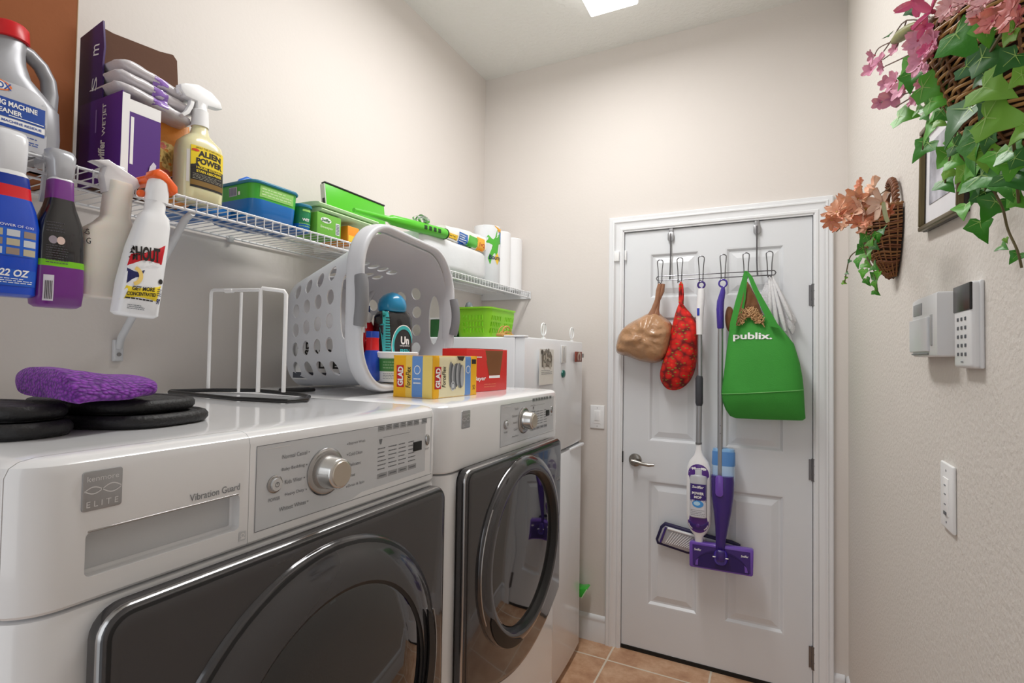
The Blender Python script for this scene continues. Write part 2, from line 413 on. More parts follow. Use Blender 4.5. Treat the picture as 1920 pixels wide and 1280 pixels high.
# ------------------------------------------------------------------ washer and dryer
ENAMEL = M((236, 237, 239), .16, var=.006, coat=.5)
FASCIA = M((214, 218, 223), .25, var=.01)
GRAPH = M((72, 71, 73), .13, .55, var=.03, scale=3, coat=.6)
GLASS = M((16, 16, 18), .04, 0, var=.02, coat=1)
SILVER = M((176, 175, 175), .22, 1)
GREYINK = M((120, 124, 130), .5)
def machine(kind, y0, w, label, dial, fas, panel, port, cat):
    T = thing(kind, label, cat, (0, y0, FZ))
    k = -FZ
    X0, X1 = .09, .8555
    def slab(zp, r=.045):
        cy = w / 2; hx = (X1 - X0) / 2; cx = (X1 + X0) / 2
        return [[(cx + a, cy + b, z + k) for a, b in rrect(hx - i, cy - i, max(r - i, .004), 8)] for z, i in zp]
    # cabinet and pedestal
    b = MB(ENAMEL).loft(slab([(.36, .004), (.362, .001), (.368, 0), (1.128, 0), (1.133, .002), (1.134, .006)]))
    b.out('cabinet', T, 30)
    p = MB(ENAMEL).loft(slab([(.0 - k, .01), (.352, .0), (.357, .003), (.358, .006)])); po = p.out('pedestal', T, 30)
    dr_ = MB(ENAMEL).prism([(.03, .05), (w - .03, .05), (w - .03, .33), (.03, .33)], (X1 - .002, 0, k - k), (0, 1, 0), (0, 0, 1), .012, .005); d_ = dr_.out('pedestal_drawer', T)
    MB(FASCIA).box((X1 + .014, w / 2, .29), (.012, .2, .022), .005).out('drawer_pull', T)
    # console
    zp = [(1.137, .006), (1.138, .001), (1.141, -.001), (1.272, -.001), (1.281, .002), (1.286, .008), (1.2885, .018), (1.290, .034), (1.2902, .05)]
    con = MB(ENAMEL).loft(slab(zp)).out('console', T, 30)
    if kind == 'washing_machine':
        seam = .2465
        def half(o, ya, yb):
            cut(o, MB(ENAMEL).box(((X1 - .025) + .5, (ya + yb) / 2, 1.2 + k), (1.0, yb - ya, .5)), 'INTERSECT')
        dw = MB(ENAMEL).loft(slab(zp)).out('detergent_drawer', T, 30)
        half(dw, -.1, seam - .0008)
        cut(con, MB(ENAMEL).box(((X1 - .026) + .5, seam / 2 - .1, 1.2 + k), (1.0, seam + .2, .5)))
        ck = MB(ENAMEL).box((X1, .1465, 1.186 + k), (.036, .173, .046), .006, 4)
        cut(dw, ck)
        MB(SILVER).box((X1 - .002, .1465, 1.2095 + k), (.007, .17, .0022), .0008).out('drawer_grip', T)
        MB(M((200, 202, 205), .4)).box((X1 - .017, .1465, 1.187 + k), (.0015, .168, .042)).out('grip_recess', T)
    f0, f1, fz0, fz1 = fas
    D_ = Decal([con], (X1 + .002, 0, k), (0, 1, 0), (0, 0, 1), off=.0004)
    D_.poly([(f0, fz0), (f1, fz0 + .004), (f1, fz1), (f0, fz1)], FASCIA, 0)
    for a, c, d_z in ((f0, f1, fz1), (f0, f1, fz0)): D_.rect(a, d_z - .0004, c, d_z + .0004, GREYINK, 1)
    D_.rect(f0 - .0004, fz0, f0 + .0004, fz1, GREYINK, 1)
    D_.rect(f0 + .01, fz1 - .006, f0 + .055, fz1 - .0052, WHITE, 2)
    ky, kz = dial
    INK = M((118, 121, 126), .5)
    names = ['Normal Casual', 'Baby Bedding', 'Kids Wear', 'Heavy Duty', 'Whitest Whites'] if kind == 'washing_machine' else ['Towels', 'Delicates', 'Normal', 'Casual', 'Heavy Duty']
    nm2 = ['Express Wash', 'Cold Clean', 'Delicates', 'Rinse', 'Drain & Spin'] if kind == 'washing_machine' else ['Timed Dry', 'Freshen Up', 'Air Dry', 'Speed Dry', 'Steam']
    for i, t in enumerate(names):
        wd = .0034 * len(t); z = kz + .036 - i * .0185
        D_.text(t, ky - .046 - wd / 2 + (abs(i - 2) * .004), z, wd, .006, INK, 2); D_.ell(ky - .042 + abs(i - 2) * .004, z, .0011, .0011, INK, 2, 8)
    for i, t in enumerate(nm2):
        wd = .0032 * len(t); z = kz + .036 - i * .0175
        D_.text(t, ky + .049 + wd / 2, z, wd, .0055, INK, 2); D_.ell(ky + .046, z, .0011, .0011, INK, 2, 8)
    bx = f1 - .166; BT = M((170, 173, 177), .3, .4)
    for i in range(7):
        y = bx + i * .0205 + (.006 if i == 6 else 0)
        D_.rect(y, kz + .047, y + .0175, kz + .057, BT, 1); D_.rect(y + .003, kz + .050, y + .015, kz + .0515, INK, 2); D_.rect(y + .003, kz + .053, y + .013, kz + .0545, INK, 2)
    for i in range(4):
        y = bx + i * .029
        D_.rect(y, kz - .037, y + .026, kz - .028, BT, 1); D_.rect(y + .004, kz - .0335, y + .022, kz - .0315, INK, 2)
    for i in range(4): D_.lines(bx + i * .029, kz - .024, bx + i * .029 + .024, kz + .02, 6, GREYINK, 1, .25, i)
    D_.poly([(bx + .003, kz + .033), (bx + .011, kz + .033), (bx + .0085, kz + .024), (bx + .0055, kz + .024)], INK, 2)
    D_.rect(bx + .014, kz + .035, bx + .09, kz + .0355, GREYINK, 1)
    D_.text('POWER', f0 + .03, kz - .021, .019, .005, INK, 2); D_.text('START', f1 - .018, kz - .005, .014, .004, INK, 2)
    if kind == 'washing_machine':
        D2 = Decal([dw], (X1 + .002, 0, k), (0, 1, 0), (0, 0, 1), off=.0005)
        D2.text('Vibration Guard', .199, 1.2195, .066, .0085, GREYINK, 1); D2.out('drawer_lettering', T)
        D2 = Decal([dw], (X1 + .002, 0, k), (0, 1, 0), (0, 0, 1), off=.0005)
        D2.rect(.233, 1.147, .2425, 1.159, M((208, 210, 213)), 1); D2.ring(.2378, 1.154, .002, .003, WHITE, 2); D2.rect(.235, 1.149, .241, 1.151, WHITE, 2)
        D2.out('drawer_symbol', T)
    D_.out('control_markings', T)
    MB(BLACK).box((X1 + .0015, f1 - .05, kz + .035), (.004, .026, .018), .001).out('display', T)
    bz = MB(SILVER).lathe([(0, .037), (.35, .037), (.6, .035), (.75, .031), (.7, .028)], (X1, ky, kz + k), (X1 + .010, ky, kz + k), 40).out('dial', T)
    kn = MB(M((214, 213, 211), .2, .9)).lathe([(0, .026), (.25, .0255), (.3, .0245), (.85, .0235), (.93, .0222), (.97, .0205), (1, .0)], (X1 + .006, ky, kz + k), (X1 + .036, ky, kz + k), 40)
    kn.m(M((196, 186, 172), .35, .5)).lathe([(0, .0195), (1, .0185)], (X1 + .0355, ky, kz + k), (X1 + .0372, ky, kz + k), 32)
    kn.out('dial_knob', bz)
    pb = MB(SILVER).lathe([(0, .0125), (.5, .0125), (.7, .011), (.75, .009)], (X1, f0 + .03, kz + k), (X1 + .006, f0 + .03, kz + k), 24)
    pb.m(M((214, 216, 218), .3, .3)).lathe([(0, .0088), (1, .0085)], (X1 + .003, f0 + .03, kz + k), (X1 + .0075, f0 + .03, kz + k), 20)
    pbo = pb.out('power_button', T)
    Decal([pbo], (X1 + .01, f0 + .03, kz + k), (0, 1, 0), (0, 0, 1), .0003).ring(0, 0, .0028, .0036, INK, 0).rect(-.0005, 0, .0005, .0028, INK, 1).out('power_symbol', pbo)
    st = MB(SILVER); st.loft([[(X1 + x, f1 - .018 + a * s, kz + k + .013 + c * s) for a, c in superell(.006, .0115, 2, 20)] for x, s in ((0, 1), (.003, 1), (.005, .8), (.0055, .3))]); st.out('start_button', T)
    # badge
    by, bzz = panel[4]
    bd = MB(M((176, 177, 180), .3, .7)).prism([(x, z) for x, z in [(by + a, bzz + c + k) for a, c in rrect(.0185, .0205, .003, 3)]], (X1 - .001, 0, 0), (0, 1, 0), (0, 0, 1), .0035, .0012)
    bdo = bd.out('badge', T)
    BW = M((232, 233, 235), .3, .3)
    db = Decal([bdo], (X1 + .01, by, bzz + k), (0, 1, 0), (0, 0, 1), .0003)
    db.text('kenmore', 0, .0125, .029, .0055, BW, 0); db.text('E L I T E', 0, -.0135, .029, .006, BW, 0)
    for s, o_ in ((1, 0), (-1, .001)):
        pts = [(-.017 + .034 * i / 16, s * .004 * math.sin(i / 16 * 2 * PI) + o_) for i in range(17)]
        vs = [(x, y + e) for e in (-.0006, .0006) for x, y in pts]; db.add(vs, [(i, i + 1, 18 + i, 17 + i) for i in range(16)], BW, 0)
    db.out('badge_lettering', bdo)
    # door panel
    pa, pb_, pt, pbz, _ = panel; n = 16; mid = (pa + pb_) / 2
    pl = []
    for i in range(7): a = PI - i / 6 * PI / 2; pl.append((pa + .03 + .03 * math.cos(a), pt - .03 + .03 * math.sin(a)))
    for i in range(7): a = PI / 2 - i / 6 * PI / 2; pl.append((pb_ - .03 + .03 * math.cos(a), pt - .03 + .03 * math.sin(a)))
    for i in range(n + 1):
        t = i / n; y = pb_ + (pa - pb_) * t; pl.append((y, pbz - .10 * (1 - (2 * t - 1) ** 2)))
    def lay(ins, x): return [(x, y, z + k) for y, z in offset_poly(pl, ins)]
    DARKR = M((25, 25, 27), .3)
    dpn = MB().loft([lay(.006, X1 - .002), lay(.006, X1 + .006), lay(0, X1 + .008), lay(0, X1 + .022), lay(.002, X1 + .027), lay(.006, X1 + .031), lay(.010, X1 + .0325), lay(.014, X1 + .0335), lay(.019, X1 + .0345)],
                    mats=[DARKR, DARKR, GRAPH, SILVER, GRAPH, DARKR, GRAPH, GRAPH])
    dpo = dpn.out('door', T, 25)
    py, pz, ro, ri = port; XB = X1 + .033
    def arc(r, a0, a1, x, n=20): return [(x, py + r * math.cos(math.radians(a0 + (a1 - a0) * i / n)), pz + k + r * math.sin(math.radians(a0 + (a1 - a0) * i / n))) for i in range(n + 1)]
    pc = lambda x: (XB + x, py, pz + k)
    if kind == 'washing_machine':
        pr = [(0, ro), (.2, ro - .002), (.35, ro - .006), (.38, ro - .012), (.6, ro - .022), (.8, ro - .036), (.95, ro - .052), (1, ro - .066), (.93, ri + .003), (.88, ri)]
        MB().lathe(pr, pc(0), pc(.030), 72, mats=[GRAPH, GRAPH, DARKR] + [GRAPH] * 5 + [DARKR]).out('door_ring', dpo, 50)
        MB(GLASS).lathe([(0, ri), (.4, ri * .96), (.7, ri * .7), (.9, ri * .4), (1, .001)], pc(.024), pc(.036), 64, cap=False).out('door_glass', dpo, 50)
        g = MB(M((12, 12, 13), .5))
        r0 = [V(p) for p in arc(ro - .058, -62, 22, XB + .031)]; r1 = [V(p) for p in arc(ro - .028, -62, 22, XB + .027)]
        N = len(r0)
        for i in range(N):
            f = math.sin(PI * i / (N - 1)) ** .5; m_ = (r0[i] + r1[i]) / 2; r0[i] = m_ + (r0[i] - m_) * f; r1[i] = m_ + (r1[i] - m_) * f
        g.loft([r0, [p + V((.004, 0, 0)) for p in r0], [p + V((.004, 0, 0)) for p in r1], r1], False, False, closed=False); g.out('handle_recess', dpo)
        MB(SILVER).tube(arc(ro - .024, -60, 18, XB + .027), .0022, 8).out('handle_trim', dpo)
    else:
        pr = [(0, ro), (.3, ro - .001), (.55, ro - .006), (.8, ro - .014), (.95, ro - .024), (1, ro - .036), (.9, ri + .012), (.5, ri + .004), (.1, ri)]
        MB().lathe(pr, pc(0), pc(.022), 72, mats=[GRAPH] * 6 + [DARKR, DARKR]).out('door_ring', dpo, 50)
        MB(GLASS).lathe([(0, ri), (.3, ri * .9), (.6, ri * .6), (1, .001)], pc(.006), pc(.012), 64, cap=False).out('door_glass', dpo, 50)
        MB(SILVER).tube(arc(ro - .004, 142, 208, XB + .010), .002, 8).out('handle_trim', dpo)
        MB(SILVER).tube(arc(ri + .006, 135, 225, XB + .014), .0012, 8).out('glass_rim', dpo)
        g = MB(M((12, 12, 13), .5)); r0 = [V(p) for p in arc(ro - .03, 205, 262, XB + .022)]; r1 = [V(p) for p in arc(ro - .004, 205, 262, XB + .013)]; N = len(r0)
        for i in range(N):
            f = math.sin(PI * i / (N - 1)) ** .5; m_ = (r0[i] + r1[i]) / 2; r0[i] = m_ + (r0[i] - m_) * f; r1[i] = m_ + (r1[i] - m_) * f
        g.loft([r0, [p + V((.004, 0, 0)) for p in r0], [p + V((.004, 0, 0)) for p in r1], r1], False, False, closed=False); g.out('handle_recess', dpo)
        pass
    if kind == 'dryer':
        Decal([dpo], (X1 + .05, pb_ - .035, 1.0 + k), (0, 1, 0), (0, 0, 1), .0005).text('steam', 0, .02, .03, .009, M((190, 190, 192)), 0, shear=.3).out('door_lettering', dpo)
    return T
washer = machine('washing_machine', .229, .703, 'white front-loading washer with graphite door and silver dial, nearest machine', (.38, 1.211),
                 (.256, .667, 1.152, 1.268), (.062, .680, 1.132, .70, (.0735, 1.251)), (.366, .845, .268, .2), 'washer')
dryer = machine('dryer', .938, .686, 'white front-loading dryer with graphite door, beside the fridge', (.402, 1.216),
                (.262, .628, 1.160, 1.268), (.05, .628, 1.142, .67, (.09, 1.250)), (.338, .888, .242, .19), 'dryer')

# ------------------------------------------------------------------ fridge
fr = thing('refrigerator', 'white top-freezer refrigerator in the corner with magnets on its upper door', 'refrigerator', (0, 1.79, FZ))
FRW = M((232, 235, 239), .22, var=.006, coat=.3)
FB = MB(FRW).box((.335, .338, .75), (.54, .676, 1.5), .006); FB.out('cabinet', fr)
def fdoor(z0, z1, nm):
    pts = [(.606, .004), (.606, .676)] + [(.645 + .016 * math.sin(PI * t), .676 - .672 * t) for t in [i / 16 for i in range(17)]]
    pts[2:2] = [(.635, .676)]; pts.append((.635, .004))
    m = MB(FRW); R = []
    for ins, z in ((.006, z0), (.002, z0 + .002), (0, z0 + .006), (0, z1 - .006), (.002, z1 - .002), (.006, z1)): R.append([(x, y, z) for x, y in offset_poly(pts, ins)])
    m.loft(R); return m.out(nm, fr, 35)
fd = fdoor(1.017, 1.50, 'freezer_door'); fl = fdoor(.03, 1.003, 'fridge_door')
MB(M((150, 152, 155), .6)).box((.60, .338, 1.01), (.07, .66, .016)).out('door_gap', fr)
MB(FRW).box((.648, .58, 1.0), (.026, .2, .016), .006).out('door_handle', fl)
MB(FRW).box((.60, .02, 1.5025), (.09, .04, .008), .003).out('hinge_cover', fr)
for u, nm in ((1019, 'white ring-shaped clip hook standing on the fridge top, left of two'), (1072, 'white ring-shaped clip hook standing on the fridge top, right of two')):
    p = at(u, 636, 'x', .62); t = thing('ring_hook', nm, 'hook', (.62, p.y, 1.470), PI / 2, 'white ring hooks on the fridge')
    h = MB(WPLAST); r = .026
    for a0, a1 in ((100, 260), (-80, 80)): h.tube([(r * math.cos(math.radians(a0 + (a1 - a0) * i / 12)), 0, .042 + r * math.sin(math.radians(a0 + (a1 - a0) * i / 12))) for i in range(13)], .0028, 8)
    h.out('ring', t); MB(WPLAST).box((0, 0, .036), (.007, .006, .062), .002).out('stem', t); MB(WPLAST).box((0, 0, .004), (.022, .014, .006), .002).out('foot', t)
    for s in (-1, 1): MB(STEEL).ball((s * .012, -.001, .062), .0025, 8).out('screw', t)
# magnets
def magnet(name, label, u0, v0, u1, v1, build):
    p0 = at(u0, v1, 'x', .659); p1 = at(u1, v0, 'x', .659); t = thing(name, label, 'magnet', (.6625, (p0.y + p1.y) / 2, p0.z), PI / 2, 'magnets on the freezer door')
    build(t, abs(p1.y - p0.y), p1.z - p0.z)
def m1(t, w, h):
    b = MB(M((232, 230, 224), .7)).box((0, -.001, h / 2), (w, .002, h)); o = b.out('card', t)
    d = Decal([o], (0, -.01, 0)); G = M((128, 122, 112), .7)
    d.poly([(-w * .36, h * .5), (w * .36, h * .5), (w * .38, h * .8), (w * .25, h * .93), (0, h * .96), (-w * .25, h * .93), (-w * .38, h * .8)], G, 0)
    for i in range(9): d.ell(random.uniform(-.4, .4) * w, h * random.uniform(.88, .97), w * .07, w * .06, M((150, 146, 140)), 1, 8)
    for i in range(7): d.ell(random.uniform(-.25, .25) * w, h * random.uniform(.55, .85), w * .09, w * .12, M((196, 190, 178)), 1, 10)
    d.lines(-w * .4, h * .28, w * .4, h * .42, 3, GREYINK, 1, .3); d.out('picture', t)
magnet('card_magnet', 'pale printed card with grey arched picture on the freezer door', 1009, 655, 1036, 722, m1)
def m2(t, w, h):
    MB(M((225, 226, 226), .3)).box((0, -.002, h / 2), (w, .004, h), .001).out('case', t); MB(GREYINK).box((0, -.0045, h / 2), (.0025, .001, h * .8)).out('scale', t)
magnet('thermometer', 'narrow white thermometer strip magnet on the freezer door', 1050, 648, 1059, 680, m2)
def m3(t, w, h):
    MB(M((28, 104, 96), .3)).loft([[(a * s, -y, h / 2 + b * s) for a, b in superell(w / 2, h / 2, 2, 18)] for y, s in ((0, 1), (.004, .95), (.007, .6), (.008, .1))]).out('body', t)
magnet('drop_magnet', 'small teal drop-shaped magnet on the freezer door', 1051, 693, 1058, 708, m3)
def m4(t, w, h):
    o = MB(M((132, 62, 48), .4)).box((-.004, -.004, h / 2), (w * .62, .008, h * .95), .002).out('body', t)
    MB(M((140, 142, 144), .4)).box((w * .32, -.003, h * .62), (w * .4, .006, h * .4), .001).out('clip', t)
    Decal([o], (-.004, -.02, h / 2)).ring(0, -.001, w * .1, w * .18, M((205, 190, 175)), 0, -1, 4).out('emblem', t)
magnet('square_magnet', 'dark red square magnet with a grey clip near the fridge edge', 1073, 659, 1091, 679, m4)

# ------------------------------------------------------------------ wire shelf
SX, SZ = .305, 1.745
VIN = M((226, 227, 229), .35, var=.01)
sh = thing('wire_shelf', 'long white ventilated wire shelf fixed along the left wall', 'shelf', (0, .05, SZ))
m = MB(VIN); y = .0
while y < D - .065:
    m.tube([(.008, y, 0), (SX - .002, y, 0), (SX + .001, y, -.003), (SX + .001, y, -.03)], .0014, 6); y += .0254
m.out('cross_wires', sh)
L_ = D - .06
for x, z, r, nm in ((.008, -.003, .003, 'back_rail'), (.15, -.004, .0028, 'middle_rail'), (SX - .003, -.0025, .003, 'front_rail'), (SX - .0022, -.03, .0034, 'lip_rail')):
    MB(VIN).cyl((x, 0, z), (x, L_, z), r, n=10).out(nm, sh)
for yb in (.68, 1.40):
    b = MB(M((205, 207, 210), .35)).tube([(SX - .004, yb, -.034), (SX - .03, yb, -.045), (.02, yb + .005, -.318), (.012, yb + .005, -.345)], [.007, .0085, .0085, .007], 10)
    b.box((.006, yb + .005, -.35), (.012, .022, .055), .003); bo = b.out('bracket', sh); MB(STEEL).cyl((.011, yb + .005, -.36), (.0145, yb + .005, -.36), .005, n=8).out('screw', bo)
for yb in (.3, .98, 1.6, 2.2):
    MB(M((190, 190, 190), .4)).box((.006, yb, -.006), (.012, .016, .02), .002).out('wall_clip', sh)
MB(VIN).prism([(0, -.036), (SX + .004, -.036), (SX + .004, .004), (SX - .02, .008), (.0, .004)], (0, L_ + .0005, 0), (1, 0, 0), (0, 0, 1), -.004, 0).out('end_bracket', sh)

# ------------------------------------------------------------------ things standing on the shelf
ST = SZ + .0018
def bottle(T, secs, name='body', e=3, mat=None, n=32, sub=0, cx=0, angle=50):
    """secs: (z, half width, half depth, shift x, shift y[, material])"""
    m = MB(mat) if mat else MB()
    rings = []; mats = []
    for s in secs:
        ee = s[6] if len(s) > 6 else e
        rings.append([(s[3] + a, s[4] + b, s[0]) for a, b in superell(s[1], s[2], ee, n)])
        mats.append(s[5] if len(s) > 5 and s[5] else mat)
    m.loft(rings, mats=mats[:-1] if mats[0] else None)
    return m.out(name, T, angle, sub)
def handle_loop(m, pts, rx, ry=None, n=12):
    m.tube(pts, rx, n); return m

# brown carton at the far left
t = thing('cardboard_carton', 'tall plain brown cardboard carton at the left end of the shelf behind the grey jug', 'box', (.085, .355, ST), 0)
CARD = M((146, 84, 44), .8, var=.10, scale=3, bump=.15, bscale=40); CEDGE = M((176, 140, 104), .85)
c = MB(CARD); w, l, h, th = .15, .40, .46, .004
c.box((w / 2 - th / 2, .003, h / 2), (th, l, h)); c.box((-w / 2 + th / 2, 0, h / 2), (th, l, h))
c.box((0, -l / 2 + th / 2, h / 2), (w, th, h)); c.box((0, l / 2 - th / 2, h / 2), (w - .012, th, h)); c.box((0, 0, th / 2), (w, l, th)); c.out('carton_body', t)
MB(CEDGE).box((w / 2 - .002, l / 2 + .004, h / 2), (.005, .0015, h)).out('cut_edge', t)

# silver jug
t = thing('detergent_jug', 'silver-grey plastic jug with red cap and loop handle, front of brown carton', 'jug', (.232, .428, ST), PI / 2)
JUG = M((150, 151, 156), .35, .25, var=.03)
jb = bottle(t, [(0, .066, .036, 0, 0), (.004, .072, .041, 0, 0), (.05, .074, .042, 0, 0), (.10, .072, .041, -.001, 0), (.125, .060, .038, -.012, 0), (.145, .048, .035, -.020, 0), (.17, .038, .031, -.016, 0, None, 2.6), (.19, .029, .027, -.008, 0, None, 2.3), (.208, .024, .023, .0, 0, None, 2), (.214, .021, .021, .0, 0, None, 2), (.224, .021, .021, .0, 0, None, 2)], 'body', 3.4, JUG)
MB(JUG).tube([(.050, 0, .085), (.058, 0, .115), (.061, 0, .14), (.058, 0, .165), (.046, 0, .187), (.028, 0, .201), (.010, 0, .205)], [.020, .016, .0135, .0125, .0125, .013, .014], 14).out('handle', t, 60)
MB(M((206, 26, 34), .35)).lathe([(0, .026), (.05, .0275), (.85, .026), (1, .022)], (.0, 0, .212), (.0, 0, .242), 36).out('cap', t)
d = Decal([jb], (-.012, -.06, .06)); BL = M((22, 70, 158), .4); RD = M((214, 40, 40), .4); LBL = M((186, 187, 192), .4, .1)
d.poly([(x * 1.0, z) for x, z in rrect(.056, .062, .03, 6)], LBL, 0)
d.poly([(-.03 + a, .052 + b * .8) for a, b in superell(.034, .015, 2, 18)], M((228, 120, 60), .4), 1); d.poly([(-.03 + a, .052 + b * .8) for a, b in superell(.03, .012, 2, 18)], M((236, 236, 238)), 2)
d.text('CLOROX', -.025, .052, .056, .012, BL, 3, .02)
d.rect(-.052, -.002, .052, .032, BL, 1); d.text('WASHING MACHINE', -.004, .0225, .088, .0095, WHITE, 2, .03); d.text('CLEANER', -.004, .009, .045, .0085, WHITE, 2, .03); d.rect(.0, .001, .05, .0025, WHITE, 2)
d.rect(-.052, -.014, .052, -.003, WHITE, 1); d.text('ELIMINATES MACHINE RESIDUE', 0, -.0085, .094, .0045, BL, 2, .02); d.rect(-.052, -.020, .052, -.0145, BL, 1)
d.lines(-.03, -.042, .045, -.026, 4, BL, 1, .4); d.out('label', t)

# open purple carton with pads
t = thing('mop_pad_carton', 'torn-open purple carton with tall brown inside panel, beside the orange pouch', 'box', (.20, .655, ST), 0)
PUR = M((84, 38, 130), .45, var=.05); PUR2 = M((58, 28, 96), .45); BR = M((92, 62, 46), .85, var=.08, bump=.1)
B0 = MB(); yL, yR = -.058, .012; xF, xB = .078, -.085
B0.m(PUR).box(((xF + xB) / 2 + .0, yL - .005, .094), (xF - xB + .003, .003, .188)); B0.m(WHITE).box((xF + .0002, yL + .001, .095), (.004, .014, .18)); B0.m(PUR); B0.m(PUR).box((xF, (yL + yR) / 2, .0775), (.003, yR - yL, .155))
B0.m(WHITE).box((xF + .0004, (yL + yR) / 2 + .004, .163), (.003, yR - yL - .008, .026)); B0.box((xF + .0005, yL + .014, .09), (.003, .006, .1))
B0.m(PUR).box(((xF + xB) / 2, yR, .07), (xF - xB, .003, .14)); B0.m(BR).box(((xF + xB) / 2, (yL + yR) / 2, .002), (xF - xB, yR - yL, .004)); B0.out('carton_body', t)
bp_ = MB(BR).prism([(yL, 0), (yR + .112, 0), (yR + .105, .30), (yR + .100, .370), (yR + .09, .380), (yR + .06, .372), (yR + .01, .366), (yL + .03, .36), (yL + .004, .362), (yL - .002, .30)], (xB + .04, 0, .0), (0, 1, 0), (0, 0, 1), .004); bp_.out('back_panel', t)
sp = MB(PUR2).prism([(-.055, .02), (.045, .02), (.042, .24), (.04, .26), (.045, .30), (.036, .36), (-.055, .345)], (xB + .04, yL - .002, 0), (1, 0, 0), (0, 0, 1), .0035); spo = sp.out('side_flap', t)
d = Decal([spo], (xB + .04, yL - .05, 0), (1, 0, 0), (0, 0, 1)); d.text('m', .015, .30, .024, .022, WHITE, 0, 0, 0, PI / 2 - .1); d.text('S', .012, .225, .03, .02, WHITE, 0, 0, 0, PI / 2 - .1)
d.out('flap_lettering', spo)
d = Decal([o for o in t.children if o.name.startswith('carton_body')], (0, yL - .05, 0), (1, 0, 0), (0, 0, 1), .001)
d.text('WETJET', .016, .138, .07, .017, WHITE, 0, .015, 0, PI / 2); d.text('Swiffer', .008, .065, .062, .026, WHITE, 0, .03, .3, PI / 2); None
d.rect(-.02, .115, -.015, .165, M((150, 120, 190)), 0)
d.out('end_lettering', t)
d = Decal([o for o in t.children if o.name.startswith('carton_body')], (xF + .05, 0, 0), (0, 1, 0), (0, 0, 1), .002)
d.poly([(-.006, .03), (.003, .04), (.005, .052), (-.001, .058), (-.008, .046), (-.01, .035)], M((214, 208, 224)), 0)
d.text('20 ct', -.002, .015, .018, .006, WHITE, 0); d.out('front_marks', t)
# pads wrapped in film
t = thing('wrapped_pad_pack', 'clear film pack of white mop pads with purple band on top of the purple carton', 'packet', (.195, .675, ST + .190), 0)
FILM = M((214, 210, 214), .15, var=.06, scale=30, bump=.9, bscale=28, coat=.6)
m = MB(FILM)
for k, (dy, dz, ll) in enumerate(((.0, .012, .135), (.004, .038, .14), (.0, .064, .125))):
    rings = []
    for i in range(15):
        f = i / 14 * 2 - 1; sc_ = (1 - abs(f) ** 5) ** .4 if abs(f) < 1 else .12; sc_ = max(sc_, .12)
        rings.append([(a + noise.noise(V((f * 3, a * 60, b * 60 + k))) * .004, dy + f * ll * .62 , dz + b + noise.noise(V((a * 50, f * 4, k))) * .004 - f * .012) for a, b in superell(.062 * (.75 + .25 * sc_), .0145 * sc_, 3, 20)])
    m.loft(rings)
o = m.out('film', t, 60)
d = Decal([o], (0, .0, .15), (0, 1, 0), (-1, 0, 0)); LPU = M((150, 112, 196), .25, coat=.4)
d.rect(-.012, -.05, .022, .05, LPU, 1)
d.out('band', t)
d = Decal([o], (.1, 0, .025), (0, 1, 0), (0, 0, 1)); d.rect(-.012, -.024, .02, .05, LPU, 1); d.out('band', t)

# orange pouch
t = thing('refill_pouch', 'orange flower-print pouch wedged between purple carton and spray bottle', 'pouch', (.198, .728, ST), PI / 2 - .1)
OR = M((232, 150, 62), .4, var=.12, scale=14, bump=.4, bscale=25)
pp = MB(OR)
R_ = []
for z, hw, hd in ((0, .048, .026), (.01, .05, .028), (.06, .05, .027), (.12, .052, .024), (.17, .048, .013), (.2, .046, .005), (.21, .046, .002)): R_.append([(a, b, z + a * .25 * (z / .2)) for a, b in superell(hw, hd, 3.5, 28)])
po = pp.loft(R_).out('body', t, 60)
d = Decal([po], (0, -.06, 0)); YL = M((240, 208, 120), .4); 
for x, z, r in ((-.012, .115, .022), (.014, .10, .02), (-.004, .085, .018), (-.022, .10, .016)):
    for k in range(7): d.ell(x + r * .6 * math.cos(k * .9), z + r * .6 * math.sin(k * .9), r * .42, r * .42, YL, 0, 10)
for x, z in ((-.02, .125), (-.012, .062), (.012, .11)):
    for k in range(5): d.ell(x + .005 * math.cos(k * 1.26), z + .005 * math.sin(k * 1.26), .004, .004, M((226, 116, 92)), 1, 8)
d.ell(.006, .045, .014, .014, WHITE, 1); d.ell(.006, .045, .0125, .0125, M((96, 78, 74)), 2); d.ell(.008, .04, .006, .006, M((222, 180, 160)), 3)
d.text('AIR SCENTS', -.01, .016, .05, .007, WHITE, 1); d.out('print', t)
MB(M((70, 48, 34), .8)).prism([(-.01, .19), (.044, .205), (.03, .222), (.018, .214), (.004, .225)], (0, .004, 0), (1, 0, 0), (0, 0, 1), .006).out('torn_top', t)
MB(M((70, 150, 120), .5)).box((-.026, 0, .225), (.03, .006, .02), .002).out('tab', t)

# trigger sprayers: nozzle towards -x of the thing, stem at the origin
def trigger_head(T, z, s=1.0, mat=WPLAST, trig=None, dirx=-1, tilt=0, thick=.022):
    q = lambda pts: [(dirx * x * s, z + y * s) for x, y in pts]
    h = MB(mat).prism(q([(.04, .0), (.052, .012), (.053, .022), (.042, .030), (.012, .040), (-.02, .036), (-.042, .022), (-.048, .008), (-.04, .004), (-.012, .0), (-.010, -.02), (.012, -.02), (.014, .0)]), (0, thick * s / 2, 0), (1, 0, 0), (0, 0, 1), thick * s, .004 * s)
    h = h.out('trigger_head', T, 40)
    MB(mat).prism(q([(.046, .002), (.052, .004), (.055, .014), (.05, .018)]), (0, .006 * s, 0), (1, 0, 0), (0, 0, 1), .012 * s, .001).out('nozzle', h)
    tg = MB(trig or mat).prism(q([(.016, .002), (.026, .002), (.028, -.012), (.036, -.03), (.046, -.042), (.040, -.046), (.028, -.034), (.02, -.016)]), (0, .007 * s, 0), (1, 0, 0), (0, 0, 1), .014 * s, .002 * s); tg.out('trigger', h)
    return h
